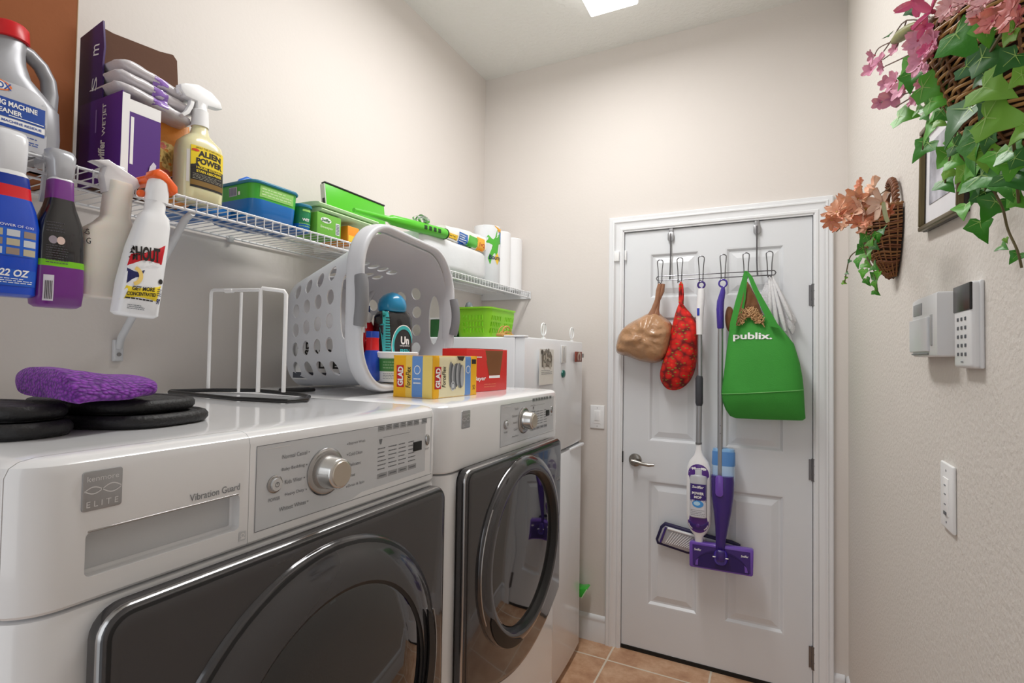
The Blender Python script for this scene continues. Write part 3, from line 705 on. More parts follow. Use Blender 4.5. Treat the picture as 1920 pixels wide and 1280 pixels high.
t = thing('spray_bottle', 'clear spray bottle with yellow and black label standing upright on the shelf', 'spray bottle', (.262, .765, ST), PI / 2)
LIQ = M((226, 220, 176), .2, var=.02, coat=.5, sub=.2)
ab = bottle(t, [(0, .044, .030, 0, 0), (.004, .05, .035, 0, 0), (.03, .051, .036, 0, 0), (.12, .05, .035, 0, 0), (.138, .046, .033, 0, 0), (.152, .034, .026, 0, 0, None, 2.2), (.162, .022, .02, 0, 0, None, 2), (.18, .0165, .0165, 0, 0, None, 2), (.19, .0155, .0155, 0, 0, None, 2)], 'body', 3.2, LIQ)
MB(WPLAST).lathe([(0, .019), (.7, .017), (.75, .0145), (1, .0125)], (0, 0, .182), (0, 0, .238), 26).out('collar', t)
trigger_head(t, .238, 1.02)
d = Decal([ab], (.002, -.06, .072)); YY = M((236, 208, 40), .4); KK = M((34, 30, 28), .45)
d.rect(-.04, -.045, .04, .052, KK, 0); d.rect(-.04, .006, .04, .052, YY, 1); d.text('SPRAY THE STAIN AWAY', 0, .047, .062, .004, KK, 2, 0, 0, 0, .002); d.ell(-.031, .041, .008, .003, M((214, 70, 40)), 2)
d.text('ALIEN', .002, .034, .056, .014, KK, 2, .045, 0, 0, .003); d.text('POWER', .002, .017, .064, .0145, KK, 2, .045, 0, 0, .002)
d.text('HOUSE, KITCHEN', .002, .002, .062, .006, YY, 2, .03); d.text('STAIN ABSORBER', .002, -.006, .062, .006, YY, 2, .03)
d.lines(-.036, -.026, .036, -.012, 4, M((150, 146, 130)), 2, .35); d.rect(-.04, -.040, .04, -.028, M((126, 96, 40)), 1); d.poly([(-.04, .006), (-.026, .012), (-.02, .004), (-.04, -.004)], KK, 2)
d.rect(-.0465, -.035, -.0415, .04, M((228, 226, 220)), 1); d.out('label', t)

# wipes tubs
GRN = M((70, 176, 62), .35); DKG = M((34, 132, 84), .35); BLU = M((20, 112, 190), .3, coat=.3); LTG = M((150, 212, 110), .35); TEAL = M((38, 120, 150), .4)
def tub(T, w, dp, h, split, main, top, bc=True):
    m = MB(); hx, hy = w / 2, dp / 2
    R_ = [[(a, b, z) for a, b in rrect(hx * s, hy * s, .028, 6)] for z, s in ((0, .90), (.004, .93), (split, .965), (h - .008, .99), (h - .006, .99))]
    m.loft(R_, mats=[BLU, BLU, main, main]); o = m.out('body', T, 40)
    l = MB(TEAL).loft([[(a, b, z) for a, b in rrect(hx * s, hy * s, .03, 6)] for z, s in ((h - .008, 1.03), (h - .004, 1.04), (h, 1.02), (h + .002, .97), (h + .001, .9))]).out('lid', T, 40)
    return o
t = thing('wipes_tub', 'blue and green plastic wipes tub on the shelf beside the spray bottle, larger of two', 'tub', (.185, .972, ST), PI / 2, 'plastic wipes tubs on the shelf')
o = tub(t, .15, .20, .10, .052, GRN, BLU)
d = Decal([o], (-.14, -.02, 0), (0, -1, 0), (0, 0, 1), off=.001)
d.rect(-.02, .062, .012, .086, M((200, 204, 210)), 0); [d.rect(-.018 + i * .004, .064, -.016 + i * .004, .084, M((96, 92, 130)), 1) for i in range(7)]; d.rect(.016, .064, .024, .073, WHITE, 0); d.out('barcode', t)
d = Decal([o], (0, -.2, 0), off=.001); d.rect(-.055, .058, .05, .088, LTG, 0); d.lines(-.05, .062, .045, .084, 3, M((200, 232, 170)), 1, .4); d.out('side_label', t)
t = thing('wipes_tub', 'dark green and blue wipes tub on the shelf, smaller of two, by the green carton', 'tub', (.20, 1.078, ST), PI / 2, 'plastic wipes tubs on the shelf')
o = tub(t, .050, .16, .078, .022, DKG, BLU)
d = Decal([o], (0, -.2, 0), off=.001); d.text('WET', -.004, .034, .022, .008, WHITE, 0, .03); d.rect(-.015, .058, .01, .064, LTG, 0); d.lines(-.02, .012, .02, .026, 2, LTG, 0, .3); d.out('side_label', t)
HB = M((30, 108, 206), .35); HG = M((92, 196, 60), .4)
t = thing('bag_clip', 'blue plastic looped handle lying on the larger wipes tub', 'clip', (.15, .985, ST + .104), PI / 2)
MB(HB).tube([(-.04, 0, .006), (-.03, 0, .022), (-.01, 0, .034), (.014, 0, .032), (.03, 0, .018), (.055, 0, .006), (.062, 0, .006)], [.006, .008, .009, .009, .008, .007, .005], 10).out('loop', t); MB(HB).box((.02, .012, .006), (.09, .012, .01), .003).out('base', t)
t = thing('scrub_brush', 'lime green curved brush handle resting behind the blue clip', 'brush', (.12, 1.075, ST + .082), PI / 2)
MB(HG).tube([(-.03, 0, .012), (-.02, 0, .038), (.0, 0, .046), (.02, 0, .034), (.045, 0, .018), (.09, 0, .008)], [.006, .008, .009, .009, .008, .006], 10).out('handle', t); MB(HG).box((.03, .006, .005), (.12, .02, .01), .003).out('base', t)

t = thing('flat_packet', 'flat blue packet lying on the shelf wires behind the upright spray bottle', 'packet', (.12, .838, ST), PI / 2)
MB(M((24, 116, 196), .35, coat=.3)).box((0, 0, .012), (.096, .19, .024), .006).out('packet_body', t)
# green carton
t = thing('cloth_carton', 'short green printed cloth carton on the shelf before the sweeper head', 'box', (.235, 1.155, ST), PI / 2)
GB = M((112, 182, 66), .45)
o = MB(GB).box((0, 0, .034), (.095, .10, .068), .002).out('carton_body', t)
d = Decal([o], (0, -.2, 0), off=.0006); d.ell(-.014, .048, .021, .0085, M((236, 240, 236)), 0); d.text('Swiffer', -.014, .048, .034, .010, M((50, 110, 50)), 1, .03, .2); d.text('Sweeper', -.01, .026, .05, .010, M((220, 240, 200)), 0, .01)
d.rect(.025, .012, .041, .048, M((226, 230, 230)), 0); [d.rect(.027, .015 + i * .0045, .039, .0175 + i * .0045, M((90, 96, 110)), 1) for i in range(7)]; d.out('side_label', t)
t = thing('folded_cloth', 'pale green folded cloths on the green carton under the sweeper pole', 'cloth', (.22, 1.24, ST + .070), PI / 2)
PG = M((196, 226, 178), .8, var=.04, bump=.3)
for k, (z, w) in enumerate(((.008, .12), (.024, .13))):
    m = MB(PG); m.loft([[(x, dy * (1 + .0), z + dz) for dy, dz in superell(.07, .008, 2.6, 20)] for x in [-w + 2 * w * i / 10 for i in range(11)]]); m.out('fold', t, 60)
t = thing('small_carton', 'small orange and yellow packet on the shelf just left of the laundry basket', 'box', (.22, 1.262, ST), PI / 2)
MB(M((240, 150, 40), .5)).box((0, 0, .028), (.05, .12, .056), .002).out('carton_body', t); MB(M((238, 200, 60), .5)).box((0, -.0605, .016), (.045, .001, .02)).out('band', t)
# white cartons behind the basket
t = thing('floor_sweeper', 'flat bright green sweeper plate with black edge leaning on the wall', 'sweeper', (.15, 1.42, ST + .105), PI / 2, rot=(math.radians(-8), 0, PI / 2))
SG = M((84, 190, 40), .3, coat=.2)
MB(SG).box((0, 0, .06), (.30, .012, .115), .003).out('plate', t)
eb = MB(BLACK); eb.box((0, 0, .119), (.304, .018, .006), .002); eb.out('edge_strip', t); MB(M((196, 200, 190), .5)).box((-.151, .004, .058), (.004, .02, .115), .001).out('side_cap', t)
for s in (-1,): MB(BLACK).box((-.1535, .002, .05), (.003, .01, .03), .001).out('clip', t)
# carton under it, hidden mostly
t = thing('storage_carton', 'white carton on the shelf beneath the green sweeper head', 'box', (.10, 1.46, ST), PI / 2)
MB(M((225, 225, 222), .6)).box((0, 0, .05), (.28, .12, .1), .003).out('carton_body', t)
# sweeper pole
p0 = V((.262, 1.28, ST + .118)); p1 = V((.285, 1.775, ST + .145)); dd = (p1 - p0)
t = thing('sweeper_pole', 'long green sweeper pole lying on the shelf, pointing to the paper towels', 'pole', tuple(p0))
m = MB(SG).lathe([(0, .0075), (.2, .009), (.33, .011), (.36, .018), (.6, .021), (.97, .0215), (1, .020)], (0, 0, 0), tuple(dd), 24); po = m.out('tube', t)
a = dd.normalized(); MB(M((20, 60, 28), .4)).lathe([(0, .0225), (.6, .0225), (1, .0205)], tuple(dd - a * .004), tuple(dd + a * .004), 28).out('end_ring', t)
MB(SG).lathe([(0, .013), (1, .013)], tuple(dd + a * .0035), tuple(dd + a * .006), 20).out('end_plug', t)
d = Decal([po], tuple(dd * .5 + V((.1, 0, 0))), tuple(a), (0, 0, 1), .0006)
for k in range(4): d.poly([(dd.length * (.19 + k * .058) + x, .001 + z) for x, z in rrect(.0095, .0085, .003, 3)], M((24, 62, 24), .5), 0)
d.out('grip_dots', t)
t = thing('gift_bow', 'small silver and green crumpled foil bow lying on the sweeper pole', 'bow', tuple(p0 + dd * .72 + V((-.01, 0, .02))))
rnd = random.Random(3); FO = M((206, 214, 206), .2, .6, var=.2, scale=60); FG = M((120, 190, 110), .3, .3)
m = MB(FO)
for k in range(11):
    a_ = rnd.uniform(0, 6.28); x, y = .0, 0; L2 = rnd.uniform(.02, .035); el = rnd.uniform(.3, 1.3)
    q = [V((math.cos(a_) * math.sin(t_) * L2 * math.cos(el) * 1.3, math.sin(a_) * math.sin(t_) * L2 * 1.3, (1 - math.cos(t_)) * L2 * math.sin(el) * .6)) for t_ in [i / 8 * PI * 1.1 for i in range(9)]]
    side = V((-math.sin(a_), math.cos(a_), 0)) * .005; m.m(FO if k % 3 else FG)
    m.loft([[tuple(p - side), tuple(p + side), tuple(p + side + V((0, 0, .0008))), tuple(p - side + V((0, 0, .0008)))] for p in q])
m.out('loops', t)

# paper towels
PT = M((240, 241, 243), .7, var=.01, bump=.15, bscale=90); PLF = M((226, 229, 233), .2, var=.03, scale=20, bump=.6, bscale=16, coat=.5)
t = thing('paper_pack', 'long white film-wrapped paper pack lying on the shelf before the upright rolls', 'paper pack', (.165, 1.88, ST), PI / 2)
m = MB(PLF); R_ = []
for i in range(19):
    x = -.26 + .52 * i / 18; s = 1 - .10 * max(0, abs(x) / .26 - .85) / .15
    R_.append([(x, a * s + noise.noise(V((x * 9, a * 20, b * 20))) * .004, .068 + b * s + noise.noise(V((x * 8, b * 20, 5))) * .003) for a, b in superell(.118, .067, 7, 36)])
o = m.loft(R_).out('wrap', t, 60)
t = thing('printed_pack', 'paper towel pack in yellow, blue and green printed film on top of the white pack', 'paper pack', (.165, 2.02, ST + .138), PI / 2)
R_ = []
for i in range(15):
    x = -.20 + .34 * i / 14; s = .72 + .28 * min(1, i / 9.)
    R_.append([(x, a * .98 + noise.noise(V((x * 14, a * 30, b * 30))) * .007, .042 * s + b * s + noise.noise(V((x * 12, b * 30, 8))) * .006) for a, b in superell(.1, .042, 5, 32)])
fm = MB(M((240, 238, 232), .25, var=.03, bump=.6, bscale=18, coat=.5)).loft(R_).out('wrap', t, 60)
d = Decal([fm], (0, -.2, 0), off=.0015); d.rect(-.195, .002, -.115, .030, M((240, 196, 50), .35), 0); d.text('Easy Tear', -.155, .02, .05, .008, KK, 1, .01); d.text('Everyday', -.15, .009, .06, .006, KK, 1, .01)
d.rect(-.105, .0, -.03, .05, M((40, 104, 186), .35), 0); d.lines(-.10, .008, -.04, .045, 4, WHITE, 1, .4); d.rect(-.035, .0, .045, .055, M((84, 178, 62), .35), 0, skew=.02); d.rect(.055, .0, .125, .062, M((244, 178, 46), .35), 0); d.text('1=2', .10, .03, .05, .02, M((190, 60, 40)), 1, .03); d.out('print', t)
def roll(label, x, y, h, film=False, group='bare white paper towel rolls'):
    t = thing('paper_towel_roll', label, 'paper towel roll', (x, y, ST), 0, None if film else group)
    r = .062
    o = MB(PT).lathe([(0, r - .004), (.015, r), (.985, r), (1, r - .004), (1.0, .022), (.97, .020)], (0, 0, 0), (0, 0, h), 44).out('paper', t)
    MB(M((176, 150, 120), .8)).lathe([(0, .0205), (1, .0205)], (0, 0, h * .9), (0, 0, h + .0005), 24).out('core', t)
    return t, o
t, o = roll('upright paper towel roll in printed green and yellow film, nearest of the upright rolls', .225, 2.235, .28, True)
MB(PLF).lathe([(0, .064), (.01, .0655), (.99, .0655), (1, .05)], (0, 0, .001), (0, 0, .284), 44).out('film', t)
fo = [c for c in t.children if c.name.startswith('film')]
an = V((.86, -.5, 0)).normalized(); rr = V((.5, .86, 0)).normalized()
d = Decal(fo, tuple(an * .2), tuple(rr), (0, 0, 1), off=.001, reach=.25); GG = M((84, 178, 62), .35)
d.poly([(-.06, .20), (-.03, .23), (.02, .26), (.055, .275), (.055, .2), (.03, .19), (.02, .13), (-.02, .09), (-.03, .12), (-.01, .17)], GG, 0)
d.poly([(.03, .275), (.06, .275), (.06, .18), (.045, .21)], M((40, 104, 186), .35), 1); d.poly([(-.0, .28), (.062, .28), (.062, .252), (.03, .25)], M((244, 178, 46), .35), 2)
d.poly([(.022, .15), (.04, .122), (.022, .09), (.004, .122)], M((240, 196, 50), .35), 1); d.text('Bounty', .012, .122, .075, .028, M((30, 44, 80)), 3, .02, .1); d.out('print', t)
roll('bare white paper towel roll standing between the printed roll and the corner roll', .215, 2.376, .285)
roll('bare white paper towel roll nearest the room corner on the shelf', .215, 2.515, .28)

# ------------------------------------------------------------------ bottles hung by their triggers on the shelf lip
def hung(name, label, y, x, cat='spray bottle', tilt=0, z=SZ):
    t = thing(name, label, cat, (x, y, z), group='spray bottles hanging from the shelf lip'); t.rotation_euler = (0, 0, PI / 2)
    if tilt: t.rotation_euler = (0, 0, PI / 2); t.matrix_world = Matrix.Translation((x, y, z)) @ Matrix.Rotation(tilt, 4, 'X') @ Matrix.Rotation(PI / 2, 4, 'Z')
    return t
def hook_head(T, mat, z0, z1, w0, w1, name='trigger_head', trig=None, d=.06):
    """back of a trigger head seen from the room; nozzle and trigger reach over the lip towards the wall"""
    m = MB(mat); R_ = []
    for i, (z, w, dpt, y) in enumerate(((z0, w0 * .8, .014, 0), (z0 + .006, w0, .017, 0), (z0 + (z1 - z0) * .5, (w0 + w1) / 2, .019, 0), (z1 - .012, w1, .02, .004), (z1 - .003, w1 * .92, .019, .008), (z1, w1 * .6, .014, .01))): R_.append([(a, b + y, z) for a, b in superell(w, dpt, 3.2, 24)])
    h = m.loft(R_).out(name, T, 50)
    MB(mat).box((0, .012 + d / 2, z1 - .016), (w1 * 1.3, d, .022), .006).out('nozzle', h)
    MB(trig or mat).tube([(0, .05, z1 - .026), (0, .056, z1 - .045), (0, .062, z1 - .07), (0, .07, z1 - .085)], [.006, .006, .005, .004], 8).out('trigger', h)
    return h
CLW = M((226, 228, 232), .25, var=.02, coat=.4)
# blue
t = hung('spray_bottle', 'bright blue spray bottle with red band hanging leftmost under the shelf lip', .397, .338)
BB = M((16, 70, 190), .3, var=.04, coat=.3); RB = M((214, 30, 40), .3); DB = M((14, 50, 150), .3)
o = bottle(t, [(-.262, .034, .018, 0, 0, BB), (-.258, .040, .024, 0, 0, BB), (-.20, .042, .026, 0, 0, BB), (-.145, .042, .026, 0, 0, BB), (-.115, .036, .024, 0, 0, BB), (-.098, .030, .021, 0, 0, RB), (-.078, .028, .019, 0, 0, DB), (-.06, .0255, .018, 0, 0, WPLAST), (-.05, .018, .016, 0, 0, WPLAST)], 'body', 3)
hook_head(t, CLW, -.058, .018, .021, .0235)
d = Decal([o], (0, -.06, -.2)); d.rect(-.04, .004, .032, .05, M((36, 98, 206), .3), 0)
for i in range(3):
    for j in range(3): d.rect(-.03 + i * .022, .006 + j * .015, -.013 + i * .022, .017 + j * .015, M([(200, 204, 210), (150, 132, 120), (186, 176, 150)][(i + j) % 3]), 1)
d.text('THE POWER OF OXI', -.004, .054, .062, .004, WHITE, 1); d.rect(-.038, -.045, .034, -.018, M((30, 90, 196)), 0); d.text('22 OZ', .004, -.024, .04, .012, WHITE, 1, .03, .2); d.lines(-.03, -.042, .03, -.032, 3, WHITE, 1, .35)
d.out('label', t)
# black and purple
t = hung('spray_bottle', 'black and purple spray bottle with lime stripe and clear grey trigger head', .468, .338)
PU = M((112, 38, 130), .3, coat=.3); BK = M((28, 27, 30), .22, var=.05, coat=.5); LM = M((122, 200, 30), .35)
o = bottle(t, [(-.275, .028, .018, 0, 0, PU), (-.27, .034, .024, 0, 0, PU), (-.25, .036, .026, 0, 0, PU), (-.205, .0355, .026, 0, 0, PU), (-.204, .0355, .026, 0, 0, LM), (-.193, .035, .026, 0, 0, BK), (-.15, .0345, .025, 0, 0, BK), (-.125, .031, .024, 0, 0, BK), (-.095, .021, .019, 0, 0, BK), (-.082, .0185, .017, 0, 0, PU), (-.048, .017, .016, 0, 0, CLW), (-.044, .015, .014, 0, 0, CLW)], 'body', 4)
hook_head(t, M((178, 180, 186), .2, .2, coat=.5), -.046, .010, .0165, .021)
d = Decal([o], (0, -.06, -.2)); d.rect(-.028, -.065, -.014, -.02, M((214, 210, 220)), 0); [d.rect(-.026 + i * .0022, -.062, -.025 + i * .0022, -.03, KK, 1) for i in range(5)]
d.ell(-.017, .042, .006, .007, M((150, 140, 150)), 0); d.ell(-.006, .042, .006, .007, M((216, 190, 180)), 0); d.lines(-.026, .0, .006, .034, 8, M((74, 72, 78)), 0, .35); d.lines(-.026, .055, .0, .075, 4, M((74, 72, 78)), 0, .35); d.out('label', t)
# unlabelled
t = hung('spray_bottle', 'unlabelled translucent off-white spray bottle between the black and the orange-headed bottles', .545, .331)
TR = M((226, 220, 210), .3, var=.03, coat=.3, sub=.3)
o = bottle(t, [(-.25, .034, .017, 0, 0), (-.246, .040, .021, 0, 0), (-.19, .042, .022, 0, 0), (-.135, .042, .022, 0, 0), (-.118, .038, .022, .004, 0), (-.104, .029, .023, .012, 0), (-.09, .0235, .020, .016, 0, None, 3), (-.03, .0225, .0195, .019, 0, None, 3), (-.02, .022, .018, .019, 0, None, 3)], 'body', 5, TR)
hh = MB(M((222, 220, 222), .2, var=.05, coat=.5)).prism([(-.006, -.045), (.042, -.045), (.044, -.028), (.054, -.018), (.048, -.004), (.02, .008), (-.004, .018), (-.03, .008), (-.008, .003), (-.012, -.016)], (0, .014, 0), (1, 0, 0), (0, 0, 1), .026, .004).out('trigger_head', t, 40)
MB(CLW).box((.02, .035, .006), (.026, .07, .02), .005).out('nozzle', hh)
Decal([o], (0, -.06, -.15)).text('G', -.038, .02, .006, .011, INK, 0).text('G', -.036, .003, .006, .011, INK, 0).out('embossed_mark', t)
# white with orange trigger
t = hung('spray_bottle', 'white spray bottle with red, black and yellow label and orange trigger', .609, .377, tilt=-.07)
WB = M((240, 241, 243), .28, coat=.3)
o = bottle(t, [(-.285, .032, .018, -.012, 0), (-.28, .038, .024, -.012, 0), (-.22, .0375, .026, -.010, 0), (-.15, .034, .025, -.004, 0), (-.10, .029, .022, .002, 0), (-.082, .025, .02, .003, 0), (-.072, .0185, .017, .003, 0, None, 2), (-.05, .018, .017, .003, 0, None, 2)], 'body', 3.2, WB)
MB(WB).loft([[(.004 + a, b, z) for a, b in superell(w, .017, 2.6, 20)] for z, w in ((-.052, .020), (-.03, .020), (-.012, .0175), (-.004, .014))]).out('collar', t, 50)
OT = M((244, 100, 30), .35, coat=.3)
MB(OT).prism([(-.016, -.006), (-.014, .006), (-.004, .014), (.010, .010), (.022, .0), (.034, -.010), (.036, -.022), (.028, -.030), (.018, -.026), (.012, -.014), (.0, -.010)], (0, .016, 0), (1, 0, 0), (0, 0, 1), .034, .006, 3).out('trigger_head', t, 50)
MB(OT).box((0, .045, -.004), (.02, .06, .018), .005).out('nozzle', t); MB(OT).ball((-.02, .01, -.04), .008, 10).out('trigger', t)
d = Decal([o], (-.008, -.06, -.2)); RR = M((206, 24, 40), .35); NV = M((30, 34, 90)); 
d.poly([(-.034, .008), (.022, .022), (.026, .062), (-.01, .038), (-.034, .03)], RR, 0); d.text('SHOUT', -.008, .036, .05, .028, KK, 2, .04, .1, .1); d.text('TRIPLE-ACTING', -.004, .0155, .044, .006, WHITE, 2, .01, 0, .22)
d.poly([(-.034, -.026), (-.012, -.008), (-.008, .004), (-.034, .004)], NV, 0); d.ring(-.03, -.01, .013, .02, YL, 1, -1.2, 1.2)
d.poly([(-.04, -.058), (.02, -.052), (.026, -.02), (-.034, -.030)], YY, 1); d.text('GET MORE', -.006, -.032, .04, .008, KK, 2, .03, .1, .1); d.text('CONCENTRATED', -.008, -.0425, .05, .007, KK, 2, .03, .1, .1); d.lines(-.034, -.056, .014, -.05, 1, KK, 2)
d.text('97', .024, -.052, .009, .011, NV, 1, .03); d.ell(.024, -.012, .005, .005, KK, 1); d.lines(.019, -.042, .029, -.026, 4, NV, 1, .4); d.lines(-.03, -.074, .0, -.064, 3, GREYINK, 1, .4); d.out('label', t)

# ------------------------------------------------------------------ on the washer and dryer
TZ = 1.2905
# quilted black pads
QB = bpy.data.materials.new('quilted_black'); QB.use_nodes = True
def _qb():
    nt = QB.node_tree; n = nt.nodes; b = n['Principled BSDF']; b.inputs['Base Color'].default_value = (.012, .012, .014, 1); b.inputs['Roughness'].default_value = .55
    tc = n.new('ShaderNodeTexCoord'); vo = n.new('ShaderNodeTexVoronoi'); vo.inputs['Scale'].default_value = 130
    mp = n.new('ShaderNodeMapping'); mp.inputs['Scale'].default_value = (1, 1, .5)
    bp = n.new('ShaderNodeBump'); bp.inputs['Strength'].default_value = .9; bp.inputs['Distance'].default_value = .003
    nt.links.new(tc.outputs['Object'], mp.inputs[0]); nt.links.new(mp.outputs[0], vo.inputs['Vector']); nt.links.new(vo.outputs['Distance'], bp.inputs['Height']); nt.links.new(bp.outputs[0], b.inputs['Normal'])
_qb()
BIND = M((30, 30, 32), .55, var=.1, bump=.4, bscale=200)
def pad(label, c, hx, hy, rz, th=.018, e=3, bend=0):
    t = thing('quilted_pad', label, 'pad', c, rz, 'black quilted pads on the washer')
    def ring(s, z): return [(a, b, z + bend * a * a) for a, b in superell(hx * s, hy * s, e, 44)]
    m = MB(QB).loft([ring(.86, .0), ring(.93, .0), ring(.945, th * .3), ring(.945, th * .75), ring(.90, th * .86), ring(.6, th * .95), ring(.2, th)]); o = m.out('quilted_body', t, 60)
    pts = [(a, b, th * .5 + bend * a * a) for a, b in superell(hx - th * .5, hy - th * .5, e, 60)]
    MB(BIND).tube(pts, th * .5, 10, True).out('edge_binding', t, 80)
    return t
pad('black quilted pad, lower one of the stack on the washer right of the purple cloth', (.615, .438, TZ), .118, .086, .22)
pad('black quilted pad, upper one of the stack on the washer right of the purple cloth', (.60, .436, TZ + .0185), .112, .08, .16)
pad('black quilted pad at the washer front corner, lower one under the purple cloth', (.62, .294, TZ), .10, .052, .18, .019)
pad('black quilted pad at the washer front corner, upper one under the purple cloth', (.61, .294, TZ + .0195), .095, .048, .25, .019)
t = pad('black folded pad at the far left edge, just under the purple cloth', (.60, .236, TZ + .016), .085, .030, .1, .024)
# purple cloth: a folded terry towel draped over the pads
PT_ = bpy.data.materials.new('purple_terry'); PT_.use_nodes = True
def _pt():
    nt = PT_.node_tree; n = nt.nodes; b = n['Principled BSDF']; b.inputs['Roughness'].default_value = .75; b.inputs['Sheen Weight'].default_value = .15
    tc = n.new('ShaderNodeTexCoord'); mp = n.new('ShaderNodeMapping'); mp.inputs['Scale'].default_value = (1, .55, 1)
    vo = n.new('ShaderNodeTexVoronoi'); vo.inputs['Scale'].default_value = 260
    cr = n.new('ShaderNodeValToRGB'); cr.color_ramp.elements[0].color = (*lin((.62, .22, .78)), 1); cr.color_ramp.elements[1].color = (*lin((.34, .06, .48)), 1); cr.color_ramp.elements[1].position = .7
    L = nt.links.new; L(tc.outputs['Object'], mp.inputs[0]); L(mp.outputs[0], vo.inputs['Vector']); L(vo.outputs['Distance'], cr.inputs[0]); L(cr.outputs[0], b.inputs['Base Color'])
    bp = n.new('ShaderNodeBump'); bp.inputs['Strength'].default_value = 1; bp.inputs['Distance'].default_value = .003; bp.invert = True; L(vo.outputs['Distance'], bp.inputs['Height']); L(bp.outputs[0], b.inputs['Normal'])
_pt()
t = thing('terry_cloth', 'bright purple terry cloth folded on top of black quilted pads', 'cloth', (.650, .378, TZ + .0385))
m = MB(PT_); N = 26
def cz(x, y):  # height of the pads beneath, smoothed: falls towards +y
    f = min(1, max(0, (y + .02) / .11)); f = f * f * (3 - 2 * f)
    return .001 - .0 * f
top = []; R_ = []
for i in range(N + 1):
    f = i / N; y = -.056 + .118 * f
    hx = .082 * (1 - .10 * f) * (min(1, (f + .05) / .10) ** .5 if f < .05 else 1) * (min(1, (1.03 - f) / .08) ** .5)
    th = .0185 * (1 - .22 * f) * (min(1, (1.02 - f) / .06) ** .5) * (min(1, (f + .02) / .05) ** .5)
    cx = .012 - .02 * f; z0 = cz(0, y) + .004 * math.sin(f * 5 + .6) * (1 - f)
    R_.append([(cx + a + noise.noise(V((a * 20, y * 20, 1))) * .004, y + noise.noise(V((y * 15, a * 15, 2))) * .004, z0 + th + b + .004 * (1 - f) + (noise.noise(V((a * 25, y * 25, 4))) * .003 if b > 0 else 0)) for a, b in superell(hx, th, 2.6, 44)])
R_ = [[(x, y, z - .022 * max(0, (x - .035) / .06) ** 2 * (1.0 if y < .02 else max(0, 1 - (y - .02) / .03)) ) for x, y, z in g] for g in R_]
m.loft(R_); m.out('cloth', t, 80)

# black hangers and white rack
HK = M((20, 20, 22), .35)
t = thing('clothes_hanger', 'black plastic clothes hanger lying flat on the washer under the white rack', 'hanger', (.40, .86, TZ), 0, 'black clothes hangers on the washer')
hz = .0055
pts = [at(318, 739, 'z', TZ), at(440, 752, 'z', TZ), at(540, 757, 'z', TZ), at(574, 754, 'z', TZ), at(579, 748, 'z', TZ), at(560, 743, 'z', TZ), at(536, 741, 'z', TZ), at(480, 735.5, 'z', TZ), at(400, 735.3, 'z', TZ), at(320, 737, 'z', TZ)]
MB(HK).tube([(p.x - .40, p.y - .86, hz) for p in pts], .0048, 10, True).out('frame', t, 60)
t = thing('clothes_hanger', 'black clothes hanger tip lying beside the foot of the laundry basket', 'hanger', (.30, .98, TZ), 0, 'black clothes hangers on the washer')
a_, b_ = at(548, 736, 'z', TZ), at(588, 734, 'z', TZ)
MB(HK).tube([(a_.x - .30, a_.y - .98, hz), ((a_.x + b_.x) / 2 - .30, (a_.y + b_.y) / 2 - .98, hz), (b_.x - .30, b_.y - .98, hz), (b_.x - .33, b_.y - .97, hz), (a_.x - .34, a_.y - .985, hz)], .005, 10, True).out('frame', t, 60)
t = thing('wire_rack', 'white coated wire rack standing upright on the washer top', 'rack', (.33, .85, TZ))
RK = M((238, 238, 238), .3)
def P(u, v, x): p = at(u, v, 'x', x); return (p.x - .33, p.y - .85, p.z - TZ)
A = (.171, .866); C_ = (.274, .878); D2_ = (.406, .832); E_ = (.45, .867)
def top_z(u, v, q): return at(u, v, 'x', q[0]).z - TZ
hA = top_z(402, 545, A) ; hD = top_z(487, 540, D2_); hE = top_z(532, 545, E_)
def L3(q, z): return V((q[0] - .33, q[1] - .85, z))
MB(RK).tube([L3(A, 0.003), L3(A, hA - .008), L3(A, hA - .001) + V((.004, 0, 0)), L3(A, hA) + V((.012, -.001, 0)), (L3(A, hA) + L3(D2_, hD)) / 2 + V((0, 0, -.002)), L3(D2_, hD - .004)], .0042, 10).out('back_frame', t, 60)
MB(RK).tube([L3(C_, .003), L3(C_, hA - .008)], .0036, 10).out('leg', t)
MB(RK).tube([L3(D2_, .012), L3(D2_, hD - .008), L3(D2_, hD) + V((.003, .002, 0)), (L3(D2_, hD) + L3(E_, hE)) / 2, L3(E_, hE) + V((-.004, -.003, 0)), L3(E_, hE - .008), L3(E_, .012)], .0048, 10).out('front_loop', t, 60)
q = (L3(A, hA) + L3(D2_, hD)) / 2; MB(RK).box((q.x - .02, q.y, q.z - .003), (.03, .012, .010), .004).out('clip', t)

# ------------------------------------------------------------------ laundry basket on its side
ang = .155
t = thing('laundry_basket', 'grey-white plastic laundry basket lying on its side on the dryer', 'laundry basket', (.155, 1.285, TZ + .001), ang)
BKM = M((206, 208, 213), .38, var=.01)
def bring(f, th=0, n=14):
    """ring of the basket wall at depth f (0 base, 1 rim)"""
    x = .0 + .345 * f
    hy = (.195 + .073 * f) - th; hz_ = (.165 + .042 * f) - th; zc = .165 + .060 * f + .002
    r = .085 + .06 * f
    return [(x + .004, -.091 * f + a, zc + b) for a, b in rrect(hy, hz_, r - th, n)]
th = .004
R_ = [bring(i / 8) for i in range(9)]
def shiftx(r, d): return [(x + d, y, z) for x, y, z in r]
inner = [bring(i / 8, th) for i in range(8, -1, -1)]; inner[-1] = shiftx(inner[-1], th)
base_r = [(x - .0, .0 + y * .93, .167 + (z - .167) * .93) for x, y, z in shiftx(bring(0), -.012)]
bk = MB(BKM).loft([base_r] + R_ + inner)
bo = bk.out('basket_body', t, 40)
cm = MB(BKM)
